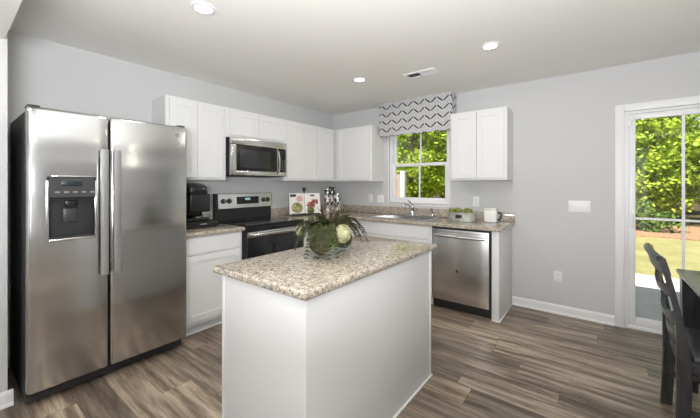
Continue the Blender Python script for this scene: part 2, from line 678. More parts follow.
def door_panel(a, b, y0, y1, handle):
    p = obj('door_panel', None, M_VINYL, dr) if False else None
    bm = nb()
    sw, zb, zt = .048, .108, 1.925
    box(bm, a, a + sw, y0, y1, .03, dz - .026, .004)
    box(bm, b - sw, b, y0, y1, .03, dz - .026, .004)
    box(bm, a + sw, b - sw, y0, y1, .03, zb, .004)
    box(bm, a + sw, b - sw, y0, y1, zt, dz - .026, .004)
    p = obj('door_panel', bm, M_VINYL, dr)
    ym = (y0 + y1) / 2
    obj('glass_pane', box(nb(), a + sw, b - sw, ym - .002, ym + .002, zb, zt), M_GLASS, p, None)
    w = (b - a - 2 * sw) / 2
    bm = nb()
    m = a + sw + w
    box(bm, m - .010, m + .010, ym - .010, ym - .0025, zb, zt)
    box(bm, a + sw, m - .010, ym - .010, ym - .0025, 1.006, 1.026)
    box(bm, m + .010, b - sw, ym - .010, ym - .0025, 1.006, 1.026)
    obj('muntin', bm, M_VINYL, p)
    if handle:
        bm = nb()
        hx = a + .022
        tube(bm, [(hx, y0, 1.055), (hx, y0 - .028, 1.05), (hx, y0 - .034, 1.02), (hx, y0 - .034, .97), (hx, y0 - .028, .94), (hx, y0, .935)], .008, 8)
        obj('door_handle', bm, M_VINYL, p)
        bm = nb()
        box(bm, dx0 + .020, dx0 + .047, -.012, y0 + .002, 1.865, 1.925, .003)
        obj('latch', bm, M_PLATE, p)


door_panel(dx0 + .031, 4.31, .012, .05, True)
door_panel(4.27, dx1 - .031, .065, .103, False)

# ------------------------------------------------------------------ cabinets
def pick(face):
    """(u along the wall, w out of the wall) -> box; face 'A' = left wall, 'B' = back wall"""
    def f(bm, u0, u1, w0, w1, z0, z1, bev=.0015):
        if face == 'A': return box(bm, w0, w1, u0, u1, z0, z1, bev, 1)
        return box(bm, u0, u1, -w1, -w0, z0, z1, bev, 1)
    return f


def shaker(face, u0, u1, z0, z1, w, parent, name='door', st=.057, th=.019):
    f = pick(face)
    bm = nb()
    f(bm, u0 + st - .004, u1 - st + .004, w, w + th - .008, z0 + st - .004, z1 - st + .004, 0)
    f(bm, u0, u0 + st, w, w + th, z0, z1)
    f(bm, u1 - st, u1, w, w + th, z0, z1)
    f(bm, u0 + st, u1 - st, w, w + th, z0, z0 + st)
    f(bm, u0 + st, u1 - st, w, w + th, z1 - st, z1)
    return obj(name, bm, M_CAB, parent)


def slabfront(face, u0, u1, z0, z1, w, parent, name='drawer_front'):
    return obj(name, pick(face)(nb(), u0, u1, w, w + .019, z0, z1, .002), M_CAB, parent)


def wall_cabinet(face, u0, u1, z0, z1, doors, label, depth=.305):
    mid = (u0 + u1) / 2
    loc = (depth / 2, mid, z0) if face == 'A' else (mid, -depth / 2, z0)
    t = thing('wall_cabinet', label, 'cabinet', loc, 0, 'white wall cabinets')
    f = pick(face)
    bm = nb()
    f(bm, u0, u1, .001, depth - .019, z0 + .012, z1)
    f(bm, u0, u1, .001, depth - .019, z0, z0 + .0125, .0005)
    obj('cabinet_body', bm, M_CAB, t)
    bm = nb()
    f(bm, u0, u1, depth - .0188, depth, z0, z1)
    obj('face_frame', bm, M_CAB, t)
    for a, b in doors:
        shaker(face, a, b, z0 + .022, z1 - .022, depth + .0005, t)
    return t


UZ0, UZ1 = 1.372, 2.134
wall_cabinet('A', -2.650, -2.062, UZ0, UZ1, [(-2.622, -2.372), (-2.368, -2.100)], 'tall white wall cabinet between the fridge and the microwave')
wall_cabinet('A', -2.060, -1.276, 1.829, UZ1, [(-2.030, -1.672), (-1.668, -1.304)], 'short white wall cabinet above the microwave')
wall_cabinet('A', -1.274, -.664, UZ0, UZ1, [(-1.246, -.974), (-.970, -.700)], 'two-door white wall cabinet just right of the microwave')
t = wall_cabinet('A', -.662, -.3275, UZ0, UZ1, [(-.655, -.345)], 'narrow white corner wall cabinet left of the room corner')
t = wall_cabinet('B', .0015, .960, UZ0, UZ1, [(.395, .932)], 'white wall cabinet with one wide door left of the window')
wall_cabinet('B', 2.040, 2.634, UZ0, UZ1, [(2.066, 2.330), (2.334, 2.606)], 'white two-door wall cabinet right of the window, above the dishwasher')

BZ = .874


def base_cabinet(face, u0, u1, label, fronts, depth=.60, toe=True, name='base_cabinet', kick_end=None):
    mid = (u0 + u1) / 2
    loc = (depth / 2, mid, 0) if face == 'A' else (mid, -depth / 2, 0)
    t = thing(name, label, 'cabinet', loc, 0, 'white base cabinets')
    f = pick(face)
    bm = nb()
    f(bm, u0, u1, .001, depth - .019, .10, BZ)
    obj('cabinet_body', bm, M_CAB, t)
    obj('face_frame', f(nb(), u0, u1, depth - .0188, depth, .10, BZ), M_CAB, t)
    bm = nb()
    f(bm, u0, u1, .001, depth - .075, 0, .0995)
    obj('toe_kick', bm, M_CAB, t)
    obj('shoe_moulding', f(nb(), u0, u1, depth - .0745, depth - .06, 0, .018, .005), M_TRIM, t)
    for kind, a, b, za, zb in fronts:
        if kind == 'd': shaker(face, a, b, za, zb, depth + .0005, t)
        else: slabfront(face, a, b, za, zb, depth + .0005, t)
    return t


base_cabinet('A', -2.650, -2.066, 'white base cabinet between the fridge and the range', [('w', -2.628, -2.088, .722, .862), ('d', -2.628, -2.088, .135, .708)])
base_cabinet('A', -1.285, -.603, 'white base cabinet right of the range', [('w', -1.262, -.70, .722, .862), ('d', -1.262, -.70, .135, .708)])
base_cabinet('B', .603, .998, 'white corner base cabinet left of the sink base', [('w', .70, .985, .722, .862), ('d', .70, .985, .135, .708)])
sb = base_cabinet('B', 1.0, 1.944, 'white sink base cabinet left of the dishwasher', [('w', 1.02, 1.918, .722, .862), ('d', 1.02, 1.467, .135, .708), ('d', 1.471, 1.918, .135, .708)])
# take the sink bowl out of the sink cabinet's body
for ch in sb.children:
    if ch.name.startswith('cabinet_body'):
        bm = nb()
        f = pick('B')
        f(bm, 1.0, 1.018, .001, .581, .10, BZ)
        f(bm, 1.926, 1.944, .001, .581, .10, BZ)
        f(bm, 1.018, 1.926, .001, .012, .10, BZ)
        f(bm, 1.018, 1.926, .012, .581, .10, .118)
        me = bpy.data.meshes.new('cabinet_body')
        bmesh.ops.recalc_face_normals(bm, faces=bm.faces[:])
        bm.to_mesh(me)
        bm.free()
        me.transform(WM[sb.name].inverted())
        me.materials.append(M_CAB)
        ch.data = me
t = thing('end_panel', 'white end panel of the counter run right of the dishwasher', 'cabinet panel', (2.588, -.3, 0))
obj('panel', box(nb(), 2.556, 2.622, -.605, -.001, 0, BZ, .0015), M_CAB, t)
bm = nb()
box(bm, 2.6225, 2.634, -.617, -.026, 0, .016, .005)
box(bm, 2.556, 2.6225, -.617, -.6055, 0, .016, .005)
obj('shoe_moulding', bm, M_TRIM, t)

# ------------------------------------------------------------------ worktops
CT0, CT1 = .8755, .914
t = thing('countertop', 'short speckled granite countertop under the black coffee maker', 'countertop', (.32, -2.36, CT0), 0)
obj('worktop', slab(nb(), [.001, .645], [-2.655, -2.062], [], CT0, CT1), M_GRAN, t)
obj('backsplash', box(nb(), .001, .021, -2.655, -2.062, CT1 + .0003, CT1 + .10, .003), M_GRAN, t)
t = thing('countertop', 'long speckled granite countertop running round the corner and holding the sink', 'countertop', (1.3, -.3, CT0))
SX0, SX1, SY0, SY1 = 1.10, 1.86, -.555, -.105
gx = [.001, .645, SX0, SX1, 2.652]
gy = [-1.288, -.645, SY0, SY1, -.001]
holes = [(1, 0), (2, 0), (3, 0), (2, 2)]
obj('worktop', slab(nb(), gx, gy, holes, CT0, CT1), M_GRAN, t)
bm = nb()
box(bm, .001, .021, -1.288, -.0215, CT1 + .0003, CT1 + .10, .003)
box(bm, .001, 2.652, -.021, -.001, CT1 + .0003, CT1 + .10, .003)
obj('backsplash', bm, M_GRAN, t)

# ------------------------------------------------------------------ sink, faucet, sprayer
t = thing('sink', 'stainless steel drop-in sink under the window', 'sink', (1.48, -.33, CT1))
bm = nb()
e, rz = .012, CT1 + .006
o4 = [(SX0 - e, SY0 - e), (SX1 + e, SY0 - e), (SX1 + e, SY1 + e), (SX0 - e, SY1 + e)]
i4 = [(SX0 + .035, SY0 + .035), (SX1 - .035, SY0 + .035), (SX1 - .035, SY1 - .06), (SX0 + .035, SY1 - .06)]
b4 = [(SX0 + .06, SY0 + .06), (SX1 - .06, SY0 + .06), (SX1 - .06, SY1 - .085), (SX0 + .06, SY1 - .085)]
rings = []
for pts, zz in ((o4, CT1 + .0006), (o4, rz - .002), ([(x + (.003 if i in (0, 3) else -.003), y + (.003 if i < 2 else -.003)) for i, (x, y) in enumerate(o4)], rz), (i4, rz), (i4, rz - .01), (b4, CT1 - .175)):
    rings.append([bm.verts.new((x, y, zz)) for x, y in pts])
for a, b in zip(rings, rings[1:]):
    for k in range(4):
        bm.faces.new((a[k], a[(k + 1) % 4], b[(k + 1) % 4], b[k]))
bm.faces.new(rings[-1])
es = [ed for ed in bm.edges if abs(ed.verts[0].co.z - ed.verts[1].co.z) > .05]
bmesh.ops.bevel(bm, geom=es, offset=.03, segments=4, affect='EDGES')
obj('basin', bm, M_SINK, t, .5)
obj('drain', lathe(nb(), [(.002, .0), (.042, .0), (.045, .003), (.03, .004), (.002, .002)], (1.48, -.33, CT1 - .174)), M_CHROME, t)

fx, fy, fz = 1.475, -.128, rz + .0003
t = thing('faucet', 'chrome single-lever kitchen faucet behind the sink', 'faucet', (fx, fy, fz))
obj('base_plate', box(nb(), fx - .11, fx + .11, fy - .025, fy + .025, fz, fz + .012, .006, 3), M_CHROME, t)
bm = nb()
lathe(bm, [(.026, .012), (.026, .02), (.021, .03), (.020, .095), (.023, .10), (.023, .125), (.014, .138), (.001, .14)], (fx, fy, fz), 20)
obj('faucet_body', bm, M_CHROME, t)
bm = nb()
tube(bm, [(fx - .01, fy - .01, fz + .085), (fx - .02, fy - .05, fz + .13), (fx - .03, fy - .10, fz + .158), (fx - .038, fy - .15, fz + .16), (fx - .042, fy - .175, fz + .145), (fx - .043, fy - .18, fz + .125)], [.013, .013, .012, .012, .013, .014], 12)
obj('spout', bm, M_CHROME, t)
bm = nb()
tube(bm, [(fx, fy, fz + .13), (fx + .005, fy - .02, fz + .15), (fx - .015, fy - .06, fz + .19), (fx - .025, fy - .075, fz + .20)], [.012, .010, .007, .008], 10)
obj('lever', bm, M_CHROME, t)
sx = 1.745
t = thing('side_sprayer', 'small chrome hand sprayer right of the faucet', 'sprayer', (sx, fy, fz))
obj('base', lathe(nb(), [(.024, 0), (.024, .006), (.016, .012), (.014, .04), (.001, .041)], (sx, fy, fz), 16), M_CHROME, t)
bm = nb()
tube(bm, [(sx, fy, fz + .035), (sx, fy - .002, fz + .075), (sx - .004, fy - .012, fz + .10), (sx - .012, fy - .03, fz + .108)], [.011, .013, .016, .013], 10)
obj('spray_head', bm, M_CHROME, t)

# ------------------------------------------------------------------ emblem (round badge with script flourish)
def emblem(axis, c, r, parent, colm=None):
    bm = nb()
    lathe(bm, [(r, 0), (r, .0012), (r * .86, .002), (r * .84, .0012), (.0005, .0012)], (0, 0, 0), 24)
    pts = []
    for k in range(15):
        a = k / 14 * 2 * PI
        pts.append((r * .55 * math.sin(a), r * .38 * math.sin(2 * a), .0018))
    tube(bm, pts, r * .07, 6)
    pts = [(-r * .2 + r * .45 * math.cos(a), r * .55 * math.sin(a), .0018) for a in np.linspace(.9, 5.2, 10)]
    tube(bm, pts, r * .06, 6)
    if axis == 'x':
        M = Matrix(((0, 0, 1, c[0]), (1, 0, 0, c[1]), (0, 1, 0, c[2]), (0, 0, 0, 1)))
    else:
        M = Matrix(((1, 0, 0, c[0]), (0, 0, -1, c[1]), (0, 1, 0, c[2]), (0, 0, 0, 1)))
    xform(bm, M)
    return obj('emblem', bm, colm or M_CHROME, parent)


# ------------------------------------------------------------------ refrigerator
FY0, FY1, FG = -3.584, -2.678, -3.191
FX = .775
t = thing('refrigerator', 'tall stainless side-by-side fridge with a water dispenser', 'refrigerator', (.40, (FY0 + FY1) / 2, 0))
obj('body', box(nb(), .035, .690, FY0 + .006, FY1 - .006, .025, 1.765, .004), M_SIDE, t)
bm = nb()
for a in np.linspace(FY0 + .02, FY1 - .05, 40):
    box(bm, .640, .646, a, a + .012, .012, .085)
box(bm, .56, .642, FY0 + .01, FY1 - .01, .008, .088)
obj('base_grille', bm, M_BLACKM, t)
for yy in (FY0 + .06, FY1 - .06):
    obj('foot', lathe(nb(), [(.02, 0), (.02, .018), (.012, .024)], (.62, yy, .0005), 12), M_BLACKM, t)
    obj('foot', lathe(nb(), [(.02, 0), (.02, .024), (.012, .0245)], (.10, yy, .0005), 12), M_BLACKM, t)
DZ0, DZ1 = .105, 1.782
# left door around the dispenser opening
qy0, qy1, qz0, qz1 = -3.500, -3.262, .985, 1.372


def fridge_door(y0, y1, hole=None):
    bm = nb()
    if hole is None:
        box(bm, .698, FX, y0, y1, DZ0, DZ1, .018, 5)
    else:
        a, b, za, zb = hole
        t2 = nb()
        box(t2, .698, FX, y0, y1, DZ0, DZ1, .018, 5)
        # cut the front face round the opening
        for co, no in (((0, a, 0), (0, 1, 0)), ((0, b, 0), (0, 1, 0)), ((0, 0, za), (0, 0, 1)), ((0, 0, zb), (0, 0, 1))):
            bmesh.ops.bisect_plane(t2, geom=t2.verts[:] + t2.edges[:] + t2.faces[:], plane_co=co, plane_no=no)
        kill = [f for f in t2.faces if f.normal.x > .99 and a - 1e-4 < f.calc_center_median().y < b + 1e-4 and za - 1e-4 < f.calc_center_median().z < zb + 1e-4]
        bmesh.ops.delete(t2, geom=kill, context='FACES')
        merge(bm, t2)
    return bm


ld = obj('door', fridge_door(FY0, FG - .0035, (qy0, qy1, qz0, qz1)), M_STEEL, t, .35)
rd = obj('door', fridge_door(FG + .0035, FY1), M_STEEL, t, .35)


def fridge_handle(yc, parent):
    bm = nb()
    z0, z1 = .735, 1.555
    s = []
    poly = [(yc - .0215, FX + .028), (yc - .0215, FX + .038), (yc - .018, FX + .043), (yc, FX + .045), (yc + .018, FX + .043), (yc + .0215, FX + .038), (yc + .0215, FX + .028), (yc + .018, FX + .024), (yc - .018, FX + .024)]
    v0 = [bm.verts.new((p[1], p[0], z0)) for p in poly]
    v1 = [bm.verts.new((p[1], p[0], z1)) for p in poly]
    bm.faces.new(v0); bm.faces.new(v1[::-1])
    for i in range(len(poly)):
        j = (i + 1) % len(poly)
        bm.faces.new((v0[i], v0[j], v1[j], v1[i]))
    for zz in (z0 + .0, z1 - .05):
        box(bm, FX + .0005, FX + .032, yc - .012, yc + .012, zz, zz + .05, .003)
    obj('handle', bm, M_STEELH, parent)


fridge_handle(-3.226, ld)
fridge_handle(-3.157, rd)
d = thing('tmp', None, None) if False else None
bm = nb()
w = .010
for a, b, za, zb in ((qy0 - .004, qy0 + w, qz0 - .004, qz1 - .022), (qy1 - w, qy1 + .004, qz0 - .004, qz1 - .022), (qy0 + w, qy1 - w, qz0 - .004, qz0 + w), (qy0 + .02, qy1 - .02, qz1 + .0, qz1 + .008)):
    box(bm, FX - .003, FX + .006, a, b, za, zb, .003)
obj('dispenser_bezel', bm, M_STEELB, ld)
bm = nb()
arc = [(qy0 + .008, qz1 - .125)] + [(qy0 + .008, qz1 - .02), (qy0 + .02, qz1 - .001), (qy1 - .02, qz1 - .001), (qy1 - .008, qz1 - .02), (qy1 - .008, qz1 - .125)]
prism(bm, arc, 'x', FX - .004, FX + .009)
M_PANEL = mat('dispenser_grey', (.045, .045, .047), .3)
pn = obj('control_panel', bm, M_PANEL, ld)
ymid = (qy0 + qy1) / 2
obj('display', box(nb(), FX + .009, FX + .0105, ymid - .055, ymid + .045, qz1 - .058, qz1 - .022, .001), M_DISP, pn)
bm = nb()
for k in range(5):
    yy = qy0 + .035 + k * .042
    box(bm, FX + .009, FX + .0102, yy, yy + .022, qz1 - .098, qz1 - .088)
obj('button_row', bm, M_WHITEPRINT, pn)
bm = nb()
t2 = FX - .003
x_in = FX - .072
box(bm, x_in - .004, x_in, qy0, qy1, qz0, qz1 - .1)
box(bm, x_in, t2, qy0, qy0 + .004, qz0, qz1 - .1)
box(bm, x_in, t2, qy1 - .004, qy1, qz0, qz1 - .1)
box(bm, x_in, t2, qy0, qy1, qz0, qz0 + .012)
box(bm, x_in, t2, qy0, qy1, qz1 - .14, qz1 - .135)
obj('dispenser_recess', bm, M_BLACKM, ld)
bm = nb()
box(bm, x_in + .002, x_in + .045, ymid - .03, ymid + .03, qz1 - .19, qz1 - .14, .006)
obj('nozzle', bm, M_BLACK, ld)
bm = nb()
box(bm, x_in + .002, x_in + .014, ymid - .035, ymid + .035, qz0 + .10, qz1 - .195, .005)
obj('dispenser_paddle', bm, M_PANEL, ld)
bm = nb()
for k in range(8):
    box(bm, x_in + .012 + k * .007, x_in + .015 + k * .007, qy0 + .02, qy1 - .02, qz0 + .012, qz0 + .017)
obj('drip_tray', bm, M_PANEL, ld)
emblem('x', (FX + .0003, -2.757, 1.715), .016, rd)
for a, b in ((FY0 + .006, FY0 + .060), (FY1 - .060, FY1 - .006)):
    bm = nb()
    box(bm, .64, .745, a, b, 1.7825, 1.795, .005, 3)
    box(bm, .60, .69, a + .008, b - .008, 1.766, 1.789, .003)
    obj('hinge_cover', bm, M_BLACKM, t)

# ------------------------------------------------------------------ microwave
MY0, MY1, MZ0, MZ1 = -2.046, -1.302, 1.420, 1.826
t = thing('microwave', 'stainless over-the-range microwave with a dark window', 'microwave', (.2, -1.668, MZ0))
obj('body', box(nb(), .034, .372, MY0 + .002, MY1 - .002, MZ0, MZ1 - .002, .003), M_BLACKM, t)
bm = nb()
box(bm, .02, .36, MY0 + .05, MY1 - .05, MZ0 - .006, MZ0 - .0002, .002)
obj('underside_filter', bm, M_DARKM, t)
bm = nb()
box(bm, .374, .412, MY0, MY1, MZ1 - .075, MZ1 - .003, .006)
obj('top_panel', bm, M_STEELB, t)
dy1 = -1.432
bm = nb()
zz0, zz1 = MZ0 + .004, MZ1 - .077
box(bm, .374, .412, MY0, MY0 + .062, zz0, zz1, .006)
box(bm, .374, .412, dy1 - .014, dy1, zz0, zz1, .004)
box(bm, .374, .412, MY0 + .058, dy1 - .010, zz0, zz0 + .050, .005)
md = obj('door', bm, M_STEELB, t)
obj('window', box(nb(), .378, .409, MY0 + .058, dy1 - .010, zz0 + .048, zz1, .002), M_BLACK, md)
obj('window_screen', box(nb(), .4085, .4098, MY0 + .105, dy1 - .115, zz0 + .085, zz1 - .045, .0005), M_MWGLASS, md)
bm = nb()
hy = dy1 - .022
tube(bm, [(.409, hy, zz1 - .025), (.440, hy + .004, zz1 - .04), (.452, hy + .006, zz1 - .10), (.454, hy + .007, (zz0 + zz1) / 2), (.452, hy + .006, zz0 + .10), (.440, hy + .004, zz0 + .045), (.409, hy, zz0 + .03)], .011, 10)
obj('handle', bm, M_STEELB, md)
bm = nb()
box(bm, .374, .412, dy1 + .003, MY1, zz0, zz0 + .050, .004)
box(bm, .374, .411, MY1 - .014, MY1, zz0 + .05, zz1, .003)
obj('control_surround', bm, M_STEELB, t)
cp = obj('control_panel', box(nb(), .376, .410, dy1 + .003, MY1 - .014, zz0 + .05, zz1, .002), M_BLACK, t)
obj('display', box(nb(), .4102, .411, dy1 + .02, MY1 - .028, zz1 - .055, zz1 - .025), M_DISP, cp)
bm = nb()
for r in range(5):
    for k in range(3):
        box(bm, .4102, .4108, dy1 + .024 + k * .034, dy1 + .043 + k * .034, zz0 + .075 + r * .026, zz0 + .087 + r * .026)
M_KEY = mat('keypad_print', (.12, .12, .12), .4)
obj('keypad', bm, M_KEY, cp)
emblem('x', (.4122, -1.70, MZ1 - .036), .011, t)
t.location.x -= .031

# ------------------------------------------------------------------ range
RY0, RY1 = -2.056, -1.294
t = thing('range', 'black and stainless electric range with a glass cooktop', 'stove', (.33, (RY0 + RY1) / 2, 0))
obj('body', box(nb(), .03, .635, RY0, RY1, .03, .905, .003), M_BLACKM, t)
obj('cooktop', box(nb(), .025, .675, RY0 + .0005, RY1 - .0005, .9055, .926, .006, 3), M_CERAN, t)
M_BURN = mat('burner_ring', (.05, .05, .052), .15)
for bx, by, br in ((.22, -1.87, .075), (.22, -1.48, .095), (.48, -1.87, .105), (.48, -1.48, .08)):
    tb = nb()
    bmesh.ops.create_circle(tb, segments=40, radius=br)
    e0 = tb.edges[:]
    ex = bmesh.ops.extrude_edge_only(tb, edges=e0)
    for vv_ in ex['geom']:
        if isinstance(vv_, bmesh.types.BMVert): vv_.co *= (br - .004) / br
    xform(tb, Matrix.Translation((bx, by, .9264)))
    obj('burner_mark', tb, M_BURN, t)
bm = nb()
prism(bm, [(.028, .926), (.075, .926), (.075, 1.05), (.098, 1.055), (.085, 1.215), (.07, 1.225), (.028, 1.225)], 'y', RY0 + .004, RY1 - .004)
bg = obj('backguard', bm, M_BLACKM, t)
bm = nb()
prism(bm, [(.0985, 1.058), (.1015, 1.058), (.0885, 1.217), (.0705, 1.229), (.060, 1.229), (.060, 1.2255), (.07, 1.2255), (.0855, 1.215)], 'y', RY0 + .03, RY1 - .012)
obj('control_fascia', bm, M_STEELB, bg)


def on_fascia(z): return .1015 + (z - 1.058) / (1.217 - 1.058) * (.0885 - .1015)


bm = nb()
prism(bm, [(on_fascia(1.10) + .0002, 1.10), (on_fascia(1.10) + .003, 1.10), (on_fascia(1.185) + .003, 1.185), (on_fascia(1.185) + .0002, 1.185)], 'y', -1.80, -1.50)
dp = obj('clock_panel', bm, M_BLACK, bg)
bm = nb()
prism(bm, [(on_fascia(1.145) + .0031, 1.145), (on_fascia(1.145) + .0036, 1.145), (on_fascia(1.17) + .0036, 1.17), (on_fascia(1.17) + .0031, 1.17)], 'y', -1.69, -1.62)
obj('clock_display', bm, mat('clock_digits', (.02, .03, .03), .3, emit=(.6, .85, .9), estr=.5), dp)
for ky in (-1.965, -1.895, -1.425, -1.365):
    bm = nb()
    cx = on_fascia(1.14)
    lathe(bm, [(.028, .0004), (.028, .006), (.022, .010), (.020, .028), (.017, .031), (.001, .031)], (cx, ky, 1.14), 18, 'x')
    k = obj('knob', bm, M_BLACKM, bg)
    obj('knob_marker', box(nb(), cx + .0312, cx + .034, ky - .003, ky + .003, 1.125, 1.157, .001), M_STEELB, k)
obj('front_rail', box(nb(), .636, .668, RY0 + .001, RY1 - .001, .862, .905, .004), M_BLACK, t)
od = obj('oven_door', box(nb(), .637, .672, RY0 + .002, RY1 - .002, .215, .858, .006), M_BLACK, t)
obj('door_top_trim', box(nb(), .6722, .676, RY0 + .004, RY1 - .004, .80, .855, .0015), M_STEELB, od)
obj('oven_window', box(nb(), .6722, .6735, RY0 + .12, RY1 - .12, .36, .70, .0005), M_OVENGLASS, od)
bm = nb()
tube(bm, [(.722, RY0 + .03, .828), (.726, RY0 + .06, .830), (.728, RY0 + .3, .831), (.728, RY1 - .3, .831), (.726, RY1 - .06, .830), (.722, RY1 - .03, .828)], .016, 12)
for yy in (RY0 + .055, RY1 - .055):
    box(bm, .6762, .726, yy - .012, yy + .012, .818, .842, .004)
obj('handle', bm, M_STEELB, od)
sd = obj('storage_drawer', box(nb(), .637, .668, RY0 + .002, RY1 - .002, .045, .205, .006), M_STEELB, t)
for yy in (RY0 + .06, RY1 - .06):
    for xx in (.10, .58):
        obj('foot', lathe(nb(), [(.018, 0), (.018, .02), (.01, .0298)], (xx, yy, .0004), 12), M_BLACKM, t)

# ------------------------------------------------------------------ dishwasher
WX0, WX1 = 1.949, 2.551
t = thing('dishwasher', 'stainless front dishwasher under the counter right of the sink', 'dishwasher', (2.25, -.3, 0))
obj('body', box(nb(), WX0 + .003, WX1 - .003, -.585, -.03, .02, .868, .002), M_BLACKM, t)
obj('toe_panel', box(nb(), WX0 + .004, WX1 - .004, -.560, -.545, .004, .10, .002), M_BLACKM, t)
bm = nb()
box(bm, WX0 + .003, WX0 + .012, -.610, -.586, .10, .872)
box(bm, WX1 - .012, WX1 - .003, -.610, -.586, .10, .872)
box(bm, WX0 + .012, WX1 - .012, -.610, -.586, .858, .872)
obj('gasket_trim', bm, M_BLACKM, t)
dd = obj('door', box(nb(), WX0 + .013, WX1 - .013, -.630, -.5862, .105, .856, .006, 3), M_STEELDW, t)
bm = nb()
tube(bm, [(WX0 + .05, -.655, .792), (WX0 + .10, -.668, .790), (2.25, -.674, .788), (WX1 - .10, -.668, .790), (WX1 - .05, -.655, .792)], .016, 12)
for xx in (WX0 + .06, WX1 - .06):
    box(bm, xx - .014, xx + .014, -.66, -.6302, .778, .806, .005)
obj('handle', bm, M_STEELB, dd)
bm = nb()
box(bm, WX0 + .02, WX1 - .02, -.6312, -.6302, .828, .831)
obj('panel_seam', bm, M_SLOT, dd)
emblem('y', (2.225, -.6304, .43), .015, dd, M_DARKM)
for xx in (WX0 + .05, WX1 - .05):
    obj('foot', lathe(nb(), [(.015, 0), (.015, .012), (.01, .0195)], (xx, -.5, .0004), 12), M_BLACKM, t)

# ------------------------------------------------------------------ island
IX0, IX1, IY0, IY1 = 1.815, 2.482, -3.042, -1.782
t = thing('kitchen_island', 'white kitchen island cabinet standing on the plank floor', 'kitchen island', (2.15, -2.41, 0))
bx0, bx1, by0, by1 = 1.855, 2.450, -3.005, -1.815
obj('cabinet_body', box(nb(), bx0, bx1, by0, by1, 0, BZ, .002), M_CAB, t)
for (a, b, c0, c1) in ((bx0 - .004, bx0 + .018, by0 - .004, by0 + .002), (bx1 - .018, bx1 + .004, by1 - .002, by1 + .004), (bx1 - .002, bx1 + .004, by1 - .02, by1 + .004), (bx0 - .004, bx0 + .002, by0 - .004, by0 + .018)):
    pass
obj('corner_strip', box(nb(), bx1 - .012, bx1 + .006, by1 - .012, by1 + .006, 0, BZ - .001, .002), M_CAB, t)
obj('corner_strip', box(nb(), bx0 - .006, bx0 + .014, by0 - .006, by0 + .012, 0, BZ - .001, .002), M_CAB, t)
bm = nb()
box(bm, bx1 + .0005, bx1 + .014, by0 - .0005, by1 + .014, 0, .017, .005)
obj('shoe_moulding', bm, M_TRIM, t)
obj('shoe_moulding', box(nb(), bx0, bx1 + .014, by0 - .014, by0 - .0006, 0, .017, .005), M_TRIM, t)
for a, b in ((by0 + .02, (by0 + by1) / 2 - .002), ((by0 + by1) / 2 + .002, by1 - .02)):
    bm = nb()
    st = .057
    box(bm, bx0 - .012, bx0 - .001, a + st, b - st, .135 + st, .85 - st)
    for y0_, y1_, z0_, z1_ in ((a, a + st, .135, .85), (b - st, b, .135, .85), (a + st, b - st, .135, .135 + st), (a + st, b - st, .85 - st, .85)):
        box(bm, bx0 - .019, bx0 - .001, y0_, y1_, z0_, z1_, .0015, 1)
    obj('door', bm, M_CAB, t)
bm = slab(nb(), [IX0, IX1], [IY0, IY1], [], CT0, CT1, .014)
o = obj('island_countertop', bm, M_GRAN)
tag(o, 'speckled granite countertop on the white island, under the flower arrangement', 'countertop')

# ------------------------------------------------------------------ coffee maker on its pod drawer
M_COFFEE = mat('coffee_black', (.010, .010, .011), .25)
M_COFFEEG = mat('coffee_grey', (.018, .018, .019), .22)
zc = CT1 + .0006
t = thing('pod_drawer', 'black coffee pod drawer under the coffee maker', 'drawer box', (.26, -2.37, zc))
obj('drawer_case', box(nb(), .10, .415, -2.545, -2.20, zc + .006, zc + .062, .006), M_COFFEE, t)
pf = obj('drawer_front', box(nb(), .4155, .422, -2.540, -2.205, zc + .010, zc + .058, .003), M_COFFEEG, t)
bm = nb()
tube(bm, [(.4222, -2.41, zc + .04), (.436, -2.40, zc + .038), (.436, -2.34, zc + .038), (.4222, -2.33, zc + .04)], .005, 8)
obj('drawer_pull', bm, M_CHROME, pf)
for yy in (-2.52, -2.225):
    for xx in (.13, .39):
        obj('foot', lathe(nb(), [(.01, 0), (.01, .0055)], (xx, yy, zc), 10), M_COFFEE, t)
zk = zc + .0626
t = thing('coffee_maker', 'black single-serve coffee maker beside the fridge', 'coffee maker', (.28, -2.40, zk))
ky0, ky1 = -2.52, -2.285
obj('base', box(nb(), .13, .405, ky0 + .01, ky1 - .005, zk, zk + .035, .012, 3), M_COFFEE, t)
bm = nb()
box(bm, .13, .27, ky0 + .035, ky1 - .005, zk + .034, zk + .25, .015, 3)
obj('rear_column', bm, M_COFFEE, t)
bm = nb()
box(bm, .255, .395, ky0 + .045, ky1 + .012, zk + .085, zk + .262, .02, 4)
obj('brew_front', bm, M_COFFEEG, t)
bm = nb()
box(bm, .14, .32, ky0, ky0 + .034, zk + .035, zk + .255, .012, 3)
obj('water_tank', bm, mat('tank_smoke', (.10, .10, .105), .12), t)
bm = nb()
n = 20
cy = (ky0 + ky1) / 2 + .008
prev = []
for z_, sxx, syy in ((.255, .138, .118), (.28, .146, .125), (.31, .142, .122), (.34, .122, .104), (.357, .085, .072), (.362, .03, .025)):
    prev.append([bm.verts.new((.262 + sxx * math.copysign(abs(math.cos(a)) ** .7, math.cos(a)), cy + syy * math.copysign(abs(math.sin(a)) ** .7, math.sin(a)), zk + z_)) for a in (2 * PI * k / n for k in range(n))])
for a, b in zip(prev, prev[1:]):
    for k in range(n): bm.faces.new((a[k], a[(k + 1) % n], b[(k + 1) % n], b[k]))
bm.faces.new(prev[0][::-1]); bm.faces.new(prev[-1])
hd = obj('lid', bm, M_COFFEE, t)
bm = nb()
pts = [(.262 + .152 * math.cos(a), cy + .13 * math.sin(a), zk + .295 + .012 * math.cos(a)) for a in np.linspace(.2, 1.35, 14)]
tube(bm, pts, .008, 8)
obj('lid_handle', bm, M_CHROME, hd)
bm = nb()
lathe(bm, [(.045, 0), (.045, .008), (.04, .010), (.001, .008)], (.335, cy + .01, zk + .0352), 20)
obj('drip_tray', bm, M_CHROME, t)

